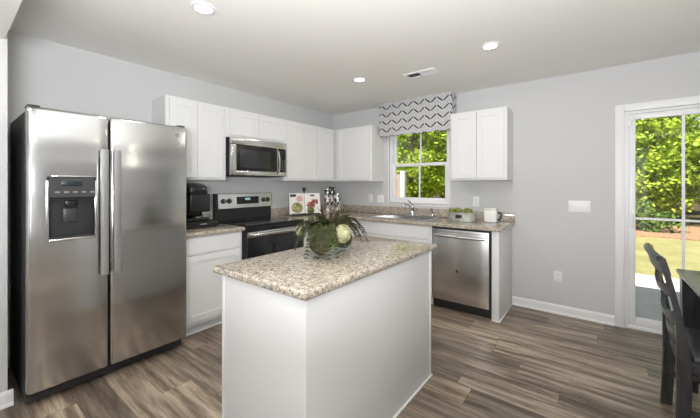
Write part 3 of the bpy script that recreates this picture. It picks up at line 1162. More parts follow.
# ------------------------------------------------------------------ cookbook on its stand
bc = Vector((.312, -.925, 0))
bd = Vector((.22, .36, 0)).normalized()           # along the open book, to the viewer's right
ang = math.atan2(bd.y, bd.x)
t = thing('cookbook_stand', 'dark metal cookbook stand with a round finial on the corner counter', 'book stand', (bc.x, bc.y, CT1 + .0006), ang)
bm = nb()
box(bm, -.19, .19, -.045, .02, .012, .020, .003)
box(bm, -.19, .19, -.049, -.045, .012, .036, .002)
obj('ledge', bm, M_DARKM, t, local=True)
bm = nb()
for sxx in (-.15, .15):
    tube(bm, [(sxx, -.03, 0.0085), (sxx, -.004, .026), (sxx * .5, .048, .20), (0, .068, .30)], .006, 8)
tube(bm, [(0, .068, .29), (0, .14, .0085)], .006, 8)
obj('easel_frame', bm, M_DARKM, t, local=True)
bm = nb()
lathe(bm, [(.006, .28), (.006, .315), (.011, .318), (.014, .326), (.022, .338), (.0245, .350), (.022, .362), (.012, .372), (.001, .375)], (0, .068, 0), 16)
obj('finial', bm, M_DARKM, t, local=True)
M_PAPER = mat('page_paper', (.80, .78, .75), .6)
M_PAGEB = mat('page_block', (.62, .58, .5), .8)
M_SALAD = mat('salad_print', (.3, .3, .2), .6)
g = G(M_SALAD)
g.base(g.ramp(g.noise(g.coord(), 45, 3, .6, 1) if False else g.noise(g.coord(), 45, 3, .6), [(.3, (.05, .07, .02)), (.45, (.22, .26, .08)), (.55, (.42, .32, .16)), (.7, (.60, .55, .38))]))
M_SAUCE = mat('sauce_print', (.3, .1, .08), .6)
g = G(M_SAUCE)
g.base(g.ramp(g.noise(g.coord(), 40, 3), [(.35, (.06, .03, .03)), (.5, (.30, .08, .06)), (.62, (.55, .22, .15)), (.75, (.55, .50, .45))]))
M_INK = mat('ink_dark', (.03, .03, .035), .6)
M_PINK = mat('pink_print', (.62, .38, .33), .6)
bt = thing('cookbook', 'open cookbook with food photos propped on the metal stand', 'book', (bc.x, bc.y, CT1 + .0206), ang)
tilt = Matrix.Translation((0, -.031, .0016)) @ Matrix.Rotation(math.radians(-14), 4, 'X')


def bk(name, bm, m, par):
    xform(bm, tilt)
    return obj(name, bm, m, par, local=True)


bh = .285
bk('cover', box(nb(), -.215, .215, .012, .016, 0, bh, .001), M_DARKM, bt)
for s in (-1, 1):
    bm = nb()
    prof = [(0.002, .0115), (.03, -.006), (.08, -.010), (.15, -.007), (.208, .002), (.208, .0115)]
    prism(bm, [(s * a, b) for a, b in prof], 'z', .003, bh - .003)
    pg = bk('page_block', bm, M_PAPER, bt)

    def plate(a0, a1, z0, z1, name, m, shape=None):
        def yy(u):
            xs_ = [p[0] for p in prof[:5]]; ys_ = [p[1] for p in prof[:5]]
            return float(np.interp(abs(u), xs_, ys_)) - .0006
        bm = nb()
        n = 14
        us = np.linspace(a0, a1, n + 1)
        lo, hi = [], []
        for i, u in enumerate(us):
            f = i / n
            if shape == 'oval':
                h = math.sqrt(max(0, 1 - (2 * f - 1) ** 2)) * .5 + .02
                zl, zh = (z0 + z1) / 2 - (z1 - z0) * h, (z0 + z1) / 2 + (z1 - z0) * h
            elif shape == 'cloud':
                h = .25 + .25 * abs(math.sin(f * PI * 2.5))
                zl, zh = (z0 + z1) / 2 - (z1 - z0) * h * .8, (z0 + z1) / 2 + (z1 - z0) * h
            else: zl, zh = z0, z1
            lo.append(bm.verts.new((u, yy(u), zl))); hi.append(bm.verts.new((u, yy(u), zh)))
        for i in range(n): bm.faces.new((lo[i], lo[i + 1], hi[i + 1], hi[i]))
        xform(bm, tilt)
        o = obj(name, bm, m, pg, local=True)
        return o
    if s < 0:
        plate(-.195, -.115, .225, .272, 'printed_heading', M_INK, 'cloud')
        plate(-.185, -.03, .02, .155, 'printed_photo', M_SALAD, 'oval')
        plate(-.115, -.03, .165, .245, 'printed_photo', M_PINK, 'oval')
    else:
        plate(.07, .13, .235, .262, 'printed_heading', M_INK, 'cloud')
        plate(.09, .175, .135, .195, 'printed_photo', M_SAUCE)
        plate(.02, .135, .075, .165, 'printed_photo', M_SAUCE, 'oval')

# ------------------------------------------------------------------ vases in the corner
M_MOS = mat('silver_mosaic', (.7, .7, .7), .25, .15)
g = G(M_MOS)
vo = g.n('ShaderNodeTexVoronoi')
g.link(g.mapping(g.coord(), (1, 1, .7)), vo.inputs['Vector'])
vo.inputs['Scale'].default_value = 38
g.base(g.ramp(vo.outputs['Color'], [(.2, (.05, .05, .05)), (.42, (.42, .41, .38)), (.55, (.82, .81, .78))], 'CONSTANT'))
g.bump(vo.outputs['Distance'], .6, .01)


def vase(x, y, r, h, label):
    t = thing('cylinder_vase', label, 'vase', (x, y, CT1 + .0006), 0, 'patterned vases in the counter corner')
    zb = CT1 + .0006
    obj('vase_body', lathe(nb(), [(r * .95, 0), (r, .006), (r * 1.0, h * .3), (r * .92, h * .6), (r, h - .02), (r * .98, h - .012), (r * .9, h - .012), (r * .86, .02), (.001, .02)], (x, y, zb), 24), M_MOS, t)
    bm = nb()
    lathe(bm, [(r * 1.03, h - .0115), (r * 1.06, h - .006), (r * 1.03, h), (r * .9, h), (r * .89, h - .0115)], (x, y, zb), 24)
    obj('rim', bm, M_CHROME, t)


vase(.30, -.47, .048, .345, 'tall silver patterned vase in the counter corner, in front of the tallest')
vase(.23, -.29, .050, .395, 'tallest silver patterned vase, farthest back in the counter corner')
vase(.405, -.37, .050, .275, 'shortest silver patterned vase, rightmost in the counter corner')

# ------------------------------------------------------------------ apples in an oval tub
TX, TY = 2.165, -.30
M_TUB = mat('whitewashed_tin', (.44, .45, .42), .5, .3)
g = G(M_TUB)
tn = g.noise(g.coord(), 14, 4)
g.base(g.ramp(tn, [(.3, (.30, .31, .28)), (.7, (.55, .56, .52))]))
t = thing('oval_tub', 'oval grey tin tub holding green apples on the counter', 'tub', (TX, TY, CT1 + .0006))


def oval(bm, prof, c, n=36):
    rings = []
    for rx, ry, h in prof:
        rings.append([bm.verts.new((c[0] + rx * math.cos(2 * PI * k / n), c[1] + ry * math.sin(2 * PI * k / n), c[2] + h)) for k in range(n)])
    for a, b in zip(rings, rings[1:]):
        for k in range(n): bm.faces.new((a[k], a[(k + 1) % n], b[(k + 1) % n], b[k]))
    bm.faces.new(rings[0][::-1]); bm.faces.new(rings[-1])
    return bm


zt = CT1 + .0006
obj('tub_wall', oval(nb(), [(.150, .088, 0), (.154, .092, .004), (.160, .098, .098), (.156, .094, .098), (.152, .090, .082), (.01, .006, .082)], (TX, TY, zt)), M_TUB, t)
bm = nb()
tube(bm, [(TX + .162 * math.cos(a), TY + .100 * math.sin(a), zt + .098) for a in np.linspace(0, 2 * PI, 37)], .005, 8, False)
obj('rim', bm, M_TUB, t)
bm = nb()
box(bm, TX - .035, TX + .035, TY - .1005, TY - .0965, zt + .045, zt + .078, .0015)
hp = obj('handle_plate', bm, M_DARKM, t)
bm = nb()
tube(bm, [(TX - .028, TY - .101, zt + .07), (TX - .03, TY - .112, zt + .052), (TX - .015, TY - .116, zt + .046), (TX + .015, TY - .116, zt + .046), (TX + .03, TY - .112, zt + .052), (TX + .028, TY - .101, zt + .07)], .004, 8)
obj('handle', bm, M_DARKM, hp)
M_APPLE = mat('green_apple', (.33, .42, .06), .3)
g = G(M_APPLE)
g.base(g.ramp(g.noise(g.coord(), 25, 3), [(.3, (.13, .17, .02)), (.7, (.30, .32, .08))]))
M_STEM = mat('apple_stem', (.1, .06, .03), .8)
names = ['green apple at the left end of the grey tub', 'green apple second from the left in the grey tub', 'green apple in the middle of the grey tub', 'green apple second from the right in the grey tub', 'green apple at the right end of the grey tub']
first = None
spots = [(-.112, -.012, .0845, .3), (-.062, .036, .0845, 1.2), (-.018, -.030, .0845, 2.2), (.042, .030, .0845, .8), (.092, -.014, .0845, 2.9)]
for i, (ax, ay, az, rz_) in enumerate(spots):
    if first is None:
        t = thing('apple', names[0], 'apple', (TX + ax, TY + ay, zt + az), rz_, 'green apples in the tub')
        t.scale = (.88, .88, .94)
        pr = [(.001, .010), (.010, .004), (.020, .002), (.029, .010), (.034, .024), (.036, .038), (.034, .052), (.026, .064), (.014, .068), (.006, .064), (.001, .060)]
        obj('fruit', lathe(nb(), pr, (0, 0, -.002), 20), M_APPLE, t, local=True)
        bm = nb()
        tube(bm, [(0, 0, .058), (.002, 0, .070), (.005, .002, .079)], .0016, 6)
        obj('stem', bm, M_STEM, t, local=True)
        first = t
    else:
        c_ = copy_tree(first)
        c_.location = (TX + ax, TY + ay, zt + az)
        c_.rotation_euler = (0, 0, rz_)
        c_['label'] = names[i]

# ------------------------------------------------------------------ white canister
cx, cyy = 2.452, -.19
M_WCER = mat('white_ceramic', (.80, .80, .78), .25)
t = thing('canister', 'white rounded square canister near the right end of the counter', 'canister', (cx, cyy, zt))
obj('canister_body', box(nb(), cx - .066, cx + .066, cyy - .06, cyy + .06, zt, zt + .135, .016, 4), M_WCER, t)
obj('lid', box(nb(), cx - .064, cx + .064, cyy - .058, cyy + .058, zt + .1352, zt + .155, .012, 4), M_WCER, t)
bm = nb()
tube(bm, [(cx + .066, cyy, zt + .105), (cx + .09, cyy, zt + .108), (cx + .102, cyy, zt + .085), (cx + .098, cyy, zt + .05), (cx + .082, cyy, zt + .03), (cx + .066, cyy, zt + .03)], .008, 8)
obj('handle', bm, M_DARKM, t)

# ------------------------------------------------------------------ flower arrangement on the island
BX, BY, BZ0 = 2.105, -2.455, CT1 + .0006
t = thing('flower_arrangement', 'low arrangement of ferns, moss and a cream hydrangea on the island', 'flower arrangement', (BX, BY, BZ0))
bl, bwid, bhh = .165, .052, .085
bm = nb()
n = 28
pr = [(bwid * .86, bl * .92, 0), (bwid * .95, bl * .97, .004), (bwid, bl, bhh), (bwid - .004, bl - .004, bhh), (bwid * .90, bl * .93, .010), (.004, .02, .010)]
rings = []
for rx, ry, h in pr:
    rg = []
    for k in range(n):
        a = 2 * PI * k / n
        ca, sa = math.cos(a), math.sin(a)
        rg.append(bm.verts.new((BX + rx * math.copysign(abs(ca) ** .45, ca), BY + ry * math.copysign(abs(sa) ** .45, sa), BZ0 + h)))
    rings.append(rg)
for a, b in zip(rings, rings[1:]):
    for k in range(n): bm.faces.new((a[k], a[(k + 1) % n], b[(k + 1) % n], b[k]))
bm.faces.new(rings[0][::-1]); bm.faces.new(rings[-1])
obj('glass_bowl', bm, M_BOWLGLASS, t)
M_MOSS = mat('moss_brown_green', (.12, .12, .05), .95)
g = G(M_MOSS)
mn = g.noise(g.coord(), 40, 4, .7)
g.base(g.ramp(mn, [(.3, (.018, .014, .008)), (.48, (.05, .042, .016)), (.6, (.13, .095, .028)), (.75, (.20, .165, .05))]))
g.bump(mn, 1.0, .02)


def moss(c, r, sc):
    bm = nb()
    ball(bm, c, r, 4, sc, .10)
    return obj('moss_ball', bm, M_MOSS, t)


moss((BX + .01, BY - .10, BZ0 + .085), .074, (.80, 1.05, 1.0))
moss((BX + .005, BY + .105, BZ0 + .078), .062, (.80, 1.0, 1.0))
moss((BX - .005, BY - .01, BZ0 + .105), .055, (.85, 1.2, .9))
M_FERN = leaf_mat('fern_dark', (.016, .020, .008), (.030, .036, .014), (.065, .07, .022), .1)
M_FERNB = leaf_mat('leaf_mid', (.05, .08, .02), (.12, .17, .04), (.26, .30, .08), .2)


def frond(p0, p1, sag, lw, nleaf, m, name='fern_frond'):
    """arching stem with paired leaflets"""
    p0, p1 = Vector(p0), Vector(p1)
    bm = nb()
    pts = []
    for i in range(13):
        f = i / 12
        p = p0.lerp(p1, f)
        p.z += sag * 4 * f * (1 - f)
        pts.append(p)
    tube(bm, pts, [.0028 * (1 - .7 * i / 12) for i in range(13)], 5)
    for i in range(nleaf):
        f = .12 + .88 * i / (nleaf - 1)
        k = min(int(f * 12), 11)
        p = pts[k].lerp(pts[k + 1], f * 12 - k)
        tg = (pts[k + 1] - pts[k]).normalized()
        side = tg.cross(Vector((0, 0, 1)))
        if side.length < .1: side = Vector((1, 0, 0))
        side.normalize()
        ln = lw * (1 - .65 * f) * random.uniform(.8, 1.15)
        for s in (-1, 1):
            d = (side * s * .85 + tg * .65 + Vector((0, 0, random.uniform(-.35, .15)))).normalized()
            nrm = d.cross(tg).normalized()
            wv = d.cross(nrm).normalized() * ln * .30
            a = bm.verts.new(p)
            b1 = bm.verts.new(p + d * ln * .45 + wv + nrm * .001)
            b2 = bm.verts.new(p + d * ln * .45 - wv + nrm * .001)
            e_ = bm.verts.new(p + d * ln)
            bm.faces.new((a, b1, e_, b2))
    return obj(name, bm, m, t)


top = Vector((BX, BY - .03, BZ0 + .14))
fr = random.Random(3)
ferns = [(.15, -.20, .006, .11, .05), (.085, -.225, .008, .12, .05), (.17, -.15, .012, .12, .046), (.05, -.26, .02, .11, .05), (-.03, -.265, .07, .10, .05),
         (-.08, -.225, .135, .07, .05), (-.13, -.17, .165, .05, .05), (.11, -.20, .085, .08, .05), (.055, -.22, .13, .06, .05), (.0, -.24, .12, .07, .05),
         (.02, .265, .13, .08, .045), (.07, .265, .085, .09, .045), (.11, .225, .05, .09, .045), (-.05, .25, .16, .06, .045), (.05, .24, .045, .10, .045), (-.02, .27, .07, .09, .045),
         (-.14, .10, .16, .05, .045), (-.10, -.05, .23, .03, .05), (.03, -.12, .235, .02, .05), (.02, .12, .22, .03, .046), (.0, .18, .22, .02, .045), (-.03, -.06, .26, .02, .045), (.01, .05, .25, .02, .045), (.06, -.14, .17, .04, .05)]
for (ex, ey, ez, sg, lw) in ferns:
    st = top + Vector((ex * .12, ey * .25, -.02))
    frond(st, (BX + ex, BY + ey, BZ0 + max(ez, .03)), sg, lw, 24, M_FERN)
for (ex, ey, ez, sg) in [(.115, -.125, .02, .09), (.10, -.16, .05, .08), (.10, -.08, .05, .08), (.08, -.13, .10, .06), (.045, .20, .06, .08)]:
    frond(top + Vector((.01, ey * .3, -.02)), (BX + ex, BY + ey, BZ0 + max(ez, .05)), sg, .046, 18, M_FERNB, 'leaf_spray')
M_BROWNLEAF = leaf_mat('leaf_brown', (.045, .030, .02), (.085, .055, .035), (.15, .10, .05), .1)
for (ex, ey, ez, sg) in [(.09, -.18, .03, .09), (.05, -.17, .13, .06), (.02, -.20, .09, .08), (-.05, -.15, .19, .04), (.03, -.03, .24, .02), (-.02, .10, .24, .02), (.05, .23, .08, .07)]:
    frond(top + Vector((.0, ey * .3, -.02)), (BX + ex, BY + ey, BZ0 + max(ez, .05)), sg, .045, 16, M_BROWNLEAF, 'dried_leaf_spray')
# hydrangea
M_HYD = leaf_mat('hydrangea_cream', (.40, .40, .20), (.55, .54, .32), (.68, .67, .47), .2)


def hydrangea(c, r, nf, m, name):
    bm = nb()
    ga = PI * (3 - math.sqrt(5))
    for i in range(nf):
        zc_ = 1 - 2 * (i + .5) / nf
        rr = math.sqrt(1 - zc_ * zc_)
        nrm = Vector((rr * math.cos(ga * i), rr * math.sin(ga * i), zc_))
        p = Vector(c) + nrm * r * random.uniform(.70, 1.06)
        a, b = frame_dirs(nrm)
        th = random.uniform(0, PI)
        for q in range(4):
            an = th + q * PI / 2
            d = a * math.cos(an) + b * math.sin(an)
            sd_ = a * -math.sin(an) + b * math.cos(an)
            L = r * .27
            v = [bm.verts.new(p), bm.verts.new(p + d * L * .6 + sd_ * L * .45 + nrm * L * .15), bm.verts.new(p + d * L + nrm * L * .05), bm.verts.new(p + d * L * .6 - sd_ * L * .45 + nrm * L * .15)]
            bm.faces.new(v)
    ball(bm, c, r * .66, 3)
    return obj(name, bm, m, t)


hydrangea((2.203, -2.478, 1.042), .052, 150, M_HYD, 'hydrangea_bloom')
hydrangea((1.985, -2.60, 1.055), .028, 70, M_HYD, 'hydrangea_bloom')
M_TWIG = mat('twig_brown', (.16, .10, .07), .9)
for i, (ex, ey, ez) in enumerate([(-.02, -.035, .345), (.0, .01, .30), (-.05, .05, .33), (.02, .075, .30), (-.03, .11, .28), (.01, -.08, .27)]):
    bm = nb()
    p0 = top + Vector((0, ey * .3, -.04))
    p1 = Vector((BX + ex, BY + ey, BZ0 + ez))
    pts = [p0.lerp(p1, k / 6) + Vector((random.uniform(-.006, .006), random.uniform(-.006, .006), 0)) for k in range(7)]
    tube(bm, pts, [.003 - .0003 * k for k in range(7)], 6)
    for k in (3, 4, 5):
        for s in (-1, 1):
            q = pts[k] + Vector((random.uniform(-.02, .02), s * random.uniform(.015, .035), random.uniform(.02, .045)))
            tube(bm, [pts[k], pts[k].lerp(q, .6) + Vector((0, 0, -.004)), q], [.0018, .0014, .001], 5)
    obj('twig', bm, M_TWIG, t)
M_POD = mat('pod_green', (.10, .12, .035), .8)
g = G(M_POD)
pn_ = g.noise(g.coord(), 120, 2)
g.base(g.ramp(pn_, [(.3, (.02, .028, .008)), (.7, (.085, .095, .028))]))
g.bump(pn_, .8, .006)
for (px, py, pz, r) in [(2.035, -2.56, 1.175, .021), (2.055, -2.575, 1.125, .019), (2.06, -2.26, 1.155, .016)]:
    bm = nb()
    ball(bm, (px, py, pz), r, 3, (1, 1, 1), .06)
    b_ = obj('seed_pod', bm, M_POD, t)
    bm = nb()
    pv = Vector((px, py, pz - r * .9))
    tube(bm, [top + Vector((0, (py - BY) * .4, -.04)), top.lerp(pv, .6) + Vector((0, 0, .012)), pv], .0022, 6)
    obj('pod_stem', bm, M_TWIG, b_)

# ------------------------------------------------------------------ valance
bm = nb()
vx0, vx1, vy, vz0, vz1 = .992, 2.003, -.165, 1.985, 2.4385
box(bm, vx0, vx1, vy, vy + .02, vz0, vz1, .003)
box(bm, vx0, vx0 + .02, vy + .02, -.0008, vz0, vz1, .003)
box(bm, vx1 - .02, vx1, vy + .02, -.0008, vz0, vz1, .003)
box(bm, vx0 + .02, vx1 - .02, vy + .02, -.0008, vz1 - .02, vz1, .003)
o = obj('valance', bm, M_VAL)
tag(o, 'white box valance with black and grey zigzags above the window', 'valance')

# ------------------------------------------------------------------ switches and outlets
def plate(xc, zc, w, h, kind, label, name, grp=None):
    t = thing(name, label, 'light switch' if kind == 'sw' else 'power outlet', (xc, 0, zc - h / 2), 0, grp)
    obj('cover_plate', box(nb(), xc - w / 2, xc + w / 2, -.006, -.0005, zc - h / 2, zc + h / 2, .002), M_PLATE, t)
    if kind == 'sw':
        ng = max(1, round(w / .046) - 0)
        for k in range(ng):
            u = xc - w / 2 + w * (k + .5) / ng
            obj('toggle', box(nb(), u - .006, u + .006, -.014, -.0062, zc - .012, zc + .012, .002), M_PLATE, t)
    else:
        for s in (-1, 1):
            s_ = obj('socket', box(nb(), xc - .017, xc + .017, -.0078, -.0062, zc + s * .024 - .014, zc + s * .024 + .014, .003), M_PLATE, t)
            bm = nb()
            for u in (-.007, .007):
                box(bm, xc + u - .0012, xc + u + .0012, -.0084, -.0079, zc + s * .024 - .003, zc + s * .024 + .006)
            box(bm, xc - .002, xc + .002, -.0084, -.0079, zc + s * .024 - .010, zc + s * .024 - .006)
            obj('slot', bm, M_SLOT, s_)


plate(3.228, 1.108, .178, .116, 'sw', 'wide white four-switch plate on the wall left of the patio door', 'switch_plate')
plate(3.050, .378, .074, .116, 'out', 'white outlet low on the wall below the switch plate', 'wall_outlet')
plate(2.235, 1.125, .074, .116, 'out', 'white outlet above the counter behind the green apples', 'wall_outlet')
plate(.905, 1.125, .116, .116, 'sw', 'white switch plate above the counter just left of the window', 'switch_plate')
plate(.735, 1.125, .074, .116, 'out', 'white outlet above the counter toward the corner, left of the window switches', 'wall_outlet')

# ------------------------------------------------------------------ ceiling: downlights and register
M_LED = mat('downlight_diffuser', (1, 1, 1), .5, emit=DOWNLIGHT_COL, estr=14)
first = None
dl = [(1.397, -2.871, 'round recessed ceiling light nearest the fridge'), (2.689, -1.19, 'round recessed ceiling light right of the ceiling vent'), (1.375, -1.165, 'round recessed ceiling light left of the ceiling vent')]
for i, (lx, ly, lab) in enumerate(dl):
    if first is None:
        t = thing('ceiling_light', lab, 'ceiling light', (lx, ly, H), 0, 'recessed kitchen ceiling lights')
        bm = nb()
        rg = [(.052, -.0005), (.074, -.0005), (.075, -.004), (.070, -.008), (.054, -.009), (.050, -.006)]
        nn = 36
        rr = [[bm.verts.new((r * math.cos(2 * PI * k / nn), r * math.sin(2 * PI * k / nn), h)) for k in range(nn)] for r, h in rg]
        for a, b in zip(rr, rr[1:] + rr[:1]):
            for k in range(nn): bm.faces.new((a[k], a[(k + 1) % nn], b[(k + 1) % nn], b[k]))
        obj('trim_ring', bm, M_TRIM, t, local=True)
        obj('diffuser', lathe(nb(), [(.0005, -.002), (.0495, -.002), (.0495, -.006), (.0005, -.0065)], (0, 0, 0), 32), M_LED, t, local=True)
        first = t
    else:
        c_ = copy_tree(first)
        c_.location = (lx, ly, H)
        c_['label'] = lab
for lx, ly in [(d_[0], d_[1]) for d_ in dl] + [(1.4, -5.2), (2.7, -5.6), (4.4, -5.2), (4.5, -2.2)]:  # last four are fill lamps added out of view, with no fixtures
    lamp('downlight_and_fill', 'AREA', (lx, ly, H - .012), (0, 0, 0), DOWNLIGHT_W, DOWNLIGHT_COL, .11)

M_DUCT = mat('duct_dark', (.05, .05, .05), .9)
t = thing('ceiling_vent', 'white rectangular air vent in the ceiling between two lights', 'vent', (1.975, -.945, H))
vx0, vx1, vy0, vy1 = 1.815, 2.135, -1.02, -.87
bm = nb()
for a, b, c0, c1 in ((vx0, vx1, vy0, vy0 + .02), (vx0, vx1, vy1 - .02, vy1), (vx0, vx0 + .02, vy0 + .02, vy1 - .02), (vx1 - .02, vx1, vy0 + .02, vy1 - .02), ((vx0 + vx1) / 2 - .006, (vx0 + vx1) / 2 + .006, vy0 + .02, vy1 - .02)):
    box(bm, a, b, c0, c1, H - .012, H - .0006, .003)
obj('vent_frame', bm, M_TRIM, t)
obj('duct', box(nb(), vx0 + .012, vx1 - .012, vy0 + .012, vy1 - .012, H - .0015, H - .0007), M_DUCT, t)
for s, xa, xb in ((1, vx0 + .024, (vx0 + vx1) / 2 - .012), (-1, (vx0 + vx1) / 2 + .012, vx1 - .024)):
    for xx in np.linspace(xa, xb, 9):
        bm = nb()
        dxx = .006 * s
        v = [bm.verts.new(p) for p in ((xx - dxx, vy0 + .02, H - .002), (xx - dxx, vy1 - .02, H - .002), (xx + dxx, vy1 - .02, H - .011), (xx + dxx, vy0 + .02, H - .011), (xx - dxx + .0012, vy0 + .02, H - .002), (xx - dxx + .0012, vy1 - .02, H - .002), (xx + dxx + .0012, vy1 - .02, H - .011), (xx + dxx + .0012, vy0 + .02, H - .011))]
        for f_ in ((0, 1, 2, 3), (4, 7, 6, 5), (0, 3, 7, 4), (1, 5, 6, 2), (0, 4, 5, 1), (3, 2, 6, 7)):
            bm.faces.new([v[k] for k in f_])
        obj('louver', bm, M_TRIM, t)

# ------------------------------------------------------------------ dining chair and table
M_CHAIR = mat('espresso_wood', (.045, .043, .045), .28)
g = G(M_CHAIR)
cn = g.noise(g.mapping(g.coord(), (14, 14, 1.5)), 4, 4)
g.base(g.ramp(cn, [(.3, (.026, .025, .026)), (.7, (.052, .050, .052))]))
t = thing('dining_chair', 'dark wood ladder-back dining chair pushed up to the table by the patio door', 'chair', (3.92, -1.395, 0))
PX = [(0, 3.694), (.12, 3.700), (.30, 3.708), (.45, 3.706), (.56, 3.697), (.68, 3.684), (.80, 3.660), (.90, 3.637), (.945, 3.624)]


def postx(z): return float(np.interp(z, [p[0] for p in PX], [p[1] for p in PX]))


def sweep_rect(bm, pts, hx, hy):
    """rectangular section, axis-aligned offsets (x half hx, y half hy), along points"""
    rings = []
    for i, p in enumerate(pts):
        a = hx[i] if isinstance(hx, list) else hx
        b = hy[i] if isinstance(hy, list) else hy
        rings.append([bm.verts.new((p[0] + sx_ * a, p[1] + sy_ * b, p[2])) for sx_, sy_ in ((-1, -1), (1, -1), (1, 1), (-1, 1))])
    for a, b in zip(rings, rings[1:]):
        for k in range(4): bm.faces.new((a[k], a[(k + 1) % 4], b[(k + 1) % 4], b[k]))
    bm.faces.new(rings[0][::-1]); bm.faces.new(rings[-1])
    bmesh.ops.recalc_face_normals(bm, faces=bm.faces[:])
    es = [e for e in bm.edges if abs(e.verts[0].co.z - e.verts[1].co.z) > .01]
    bmesh.ops.bevel(bm, geom=es, offset=.005, segments=2, affect='EDGES')
    return bm


YL, YR = -1.188, -1.605
zs = list(np.linspace(0, .925, 16))
for yc in (YL, YR):
    bm = nb()
    sweep_rect(bm, [(postx(z) + .0, yc, z) for z in zs], [float(np.interp(z, [0, .45, .64, 1], [.025, .027, .013, .012])) for z in zs], [float(np.interp(z, [0, .45, .64, 1], [.022, .022, .012, .011])) for z in zs])
    obj('rear_leg', bm, M_CHAIR, t)


def ladder(z0f, z1f, ya, yb, th, name, bow=.022, n=16):
    """curved board between the posts: z0f, z1f give its lower and upper edges at s in -1..1"""
    bm = nb()
    rows = []
    for i in range(n + 1):
        s = -1 + 2 * i / n
        y_ = ya + (yb - ya) * i / n
        b_ = bow * (1 - s * s)
        row = []
        zz_ = np.linspace(z0f(s), z1f(s), 4)
        for z in zz_: row.append(bm.verts.new((postx(z) - b_ + th / 2, y_, z)))
        for z in zz_[::-1]: row.append(bm.verts.new((postx(z) - b_ - th / 2, y_, z)))
        rows.append(row)
    m_ = len(rows[0])
    for a, b in zip(rows, rows[1:]):
        for k in range(m_): bm.faces.new((a[k], a[(k + 1) % m_], b[(k + 1) % m_], b[k]))
    bm.faces.new(rows[0][::-1]); bm.faces.new(rows[-1])
    return obj(name, bm, M_CHAIR, t, .7)


ladder(lambda s: .862 + .012 * (1 - s * s), lambda s: .948 + .008 * (1 - s * s), YR - .0235, YL + .0235, .028, 'crest_rail', .02)
bm = nb()
pts = []
for k in range(15):
    q = -1 + 2 * k / 14
    pts.append((postx(.94) - .02 * (1 - q * q) - .010, YR - .025 + (YL - YR + .050) * k / 14, .945 + .008 * (1 - q * q)))
tube(bm, pts, .015, 10)
obj('crest_roll', bm, M_CHAIR, t)
for zc_, hh_ in ((.772, .032), (.630, .034)):
    ladder(lambda s, z=zc_, h_=hh_: z - h_ + .012 * (1 - s * s), lambda s, z=zc_, h_=hh_: z + h_ - .026 * (1 - s * s) + .014 * s * s, YR + .018, YL - .018, .020, 'ladder_slat', .026)
ladder(lambda s: .495, lambda s: .560 - .012 * (1 - s * s), YR + .018, YL - .018, .020, 'back_rail', .012)
SXF = 4.14
bm = nb()
box(bm, 3.735, SXF, YR - .025, YL + .025, .445, .475, .010, 3)
obj('seat', bm, M_CHAIR, t)
for yc in (YL, YR):
    bm = nb()
    sweep_rect(bm, [(SXF - .03, yc, z) for z in (0, .15, .30, .4445)], [.015, .017, .02, .021], [.015, .017, .02, .021])
    obj('front_leg', bm, M_CHAIR, t)
    obj('side_apron', box(nb(), 3.727, SXF - .05, yc - .010, yc + .010, .385, .4445, .002), M_CHAIR, t)
    obj('stretcher', box(nb(), 3.722, SXF - .046, yc - .009, yc + .009, .17, .20, .003), M_CHAIR, t)
obj('front_apron', box(nb(), SXF - .04, SXF - .02, YR + .021, YL - .021, .385, .4445, .002), M_CHAIR, t)
obj('rear_apron', box(nb(), 3.697, 3.717, YR + .019, YL - .019, .385, .4445, .002), M_CHAIR, t)

TX0, TX1, TY0, TY1, TZ = 3.785, 4.75, -2.45, -.86, .762
M_TABLE = mat('table_dark', (.19, .188, .19), .25)
t = thing('dining_table', 'dark glossy dining table in front of the patio door', 'table', ((TX0 + TX1) / 2, (TY0 + TY1) / 2, 0))
obj('tabletop', slab(nb(), [TX0, TX1], [TY0, TY1], [], TZ - .028, TZ, .005), M_TABLE, t)
bm = nb()
ins = .06
for a, b, c0, c1 in ((TX0 + ins, TX1 - ins, TY0 + ins, TY0 + ins + .02), (TX0 + ins, TX1 - ins, TY1 - ins - .02, TY1 - ins), (TX0 + ins, TX0 + ins + .02, TY0 + ins, TY1 - ins), (TX1 - ins - .02, TX1 - ins, TY0 + ins, TY1 - ins)):
    box(bm, a, b, c0, c1, TZ - .11, TZ - .0285, .002)
obj('apron', bm, M_CHAIR, t)
for lx in (TX0 + .012, TX1 - .102):
    for ly in (TY0 + .015, TY1 - .108):
        bm = nb()
        sweep_rect(bm, [(lx + .045, ly + .045, z) for z in (0, .3, .62, TZ - .029)], [.030, .038, .045, .045], [.030, .038, .045, .045])
        obj('leg', bm, M_CHAIR, t)

# ------------------------------------------------------------------ outdoors
struct('patio', box(nb(), -1.5, 9.5, WT + .001, 2.95, -.20, -.10), M_CONC)
struct('lawn', box(nb(), -30, 34, 2.951, 7.95, -.32, -.11), M_GRASS)
struct('mulch_bed', box(nb(), -30, 34, 7.951, 11.6, -.34, -.08), M_MULCH)
struct('forest_floor', box(nb(), -45, 50, 11.601, 40, -.4, -.06), M_SOIL)
struct('yard_strip', box(nb(), -30, -1.501, WT + .02, 2.95, -.32, -.11), M_GRASS)
# beige fence end outside the kitchen window
t = thing('privacy_fence', 'beige fence section with a white end post outside the kitchen window', 'fence', (-2.0, 4.1, -.11))
bm = nb()
for k in range(16):
    box(bm, -3.55 + k * .16, -3.55 + k * .16 + .154, 4.09, 4.115, -.05, 1.62, .004, 1)
obj('fence_boards', bm, M_FENCE, t)
po = obj('fence_post', box(nb(), -.988, -.858, 4.04, 4.17, -.1095, 1.68, .006), mat('post_white', (.55, .54, .52), .6), t)
obj('post_cap', box(nb(), -1.0, -.846, 4.028, 4.182, 1.681, 1.71, .008), M_TRIM, po)
obj('fence_rail', box(nb(), -3.55, -.989, 4.116, 4.15, .25, .34), M_FENCE, t)
obj('fence_rail', box(nb(), -3.55, -.989, 4.116, 4.15, 1.30, 1.39), M_FENCE, t)


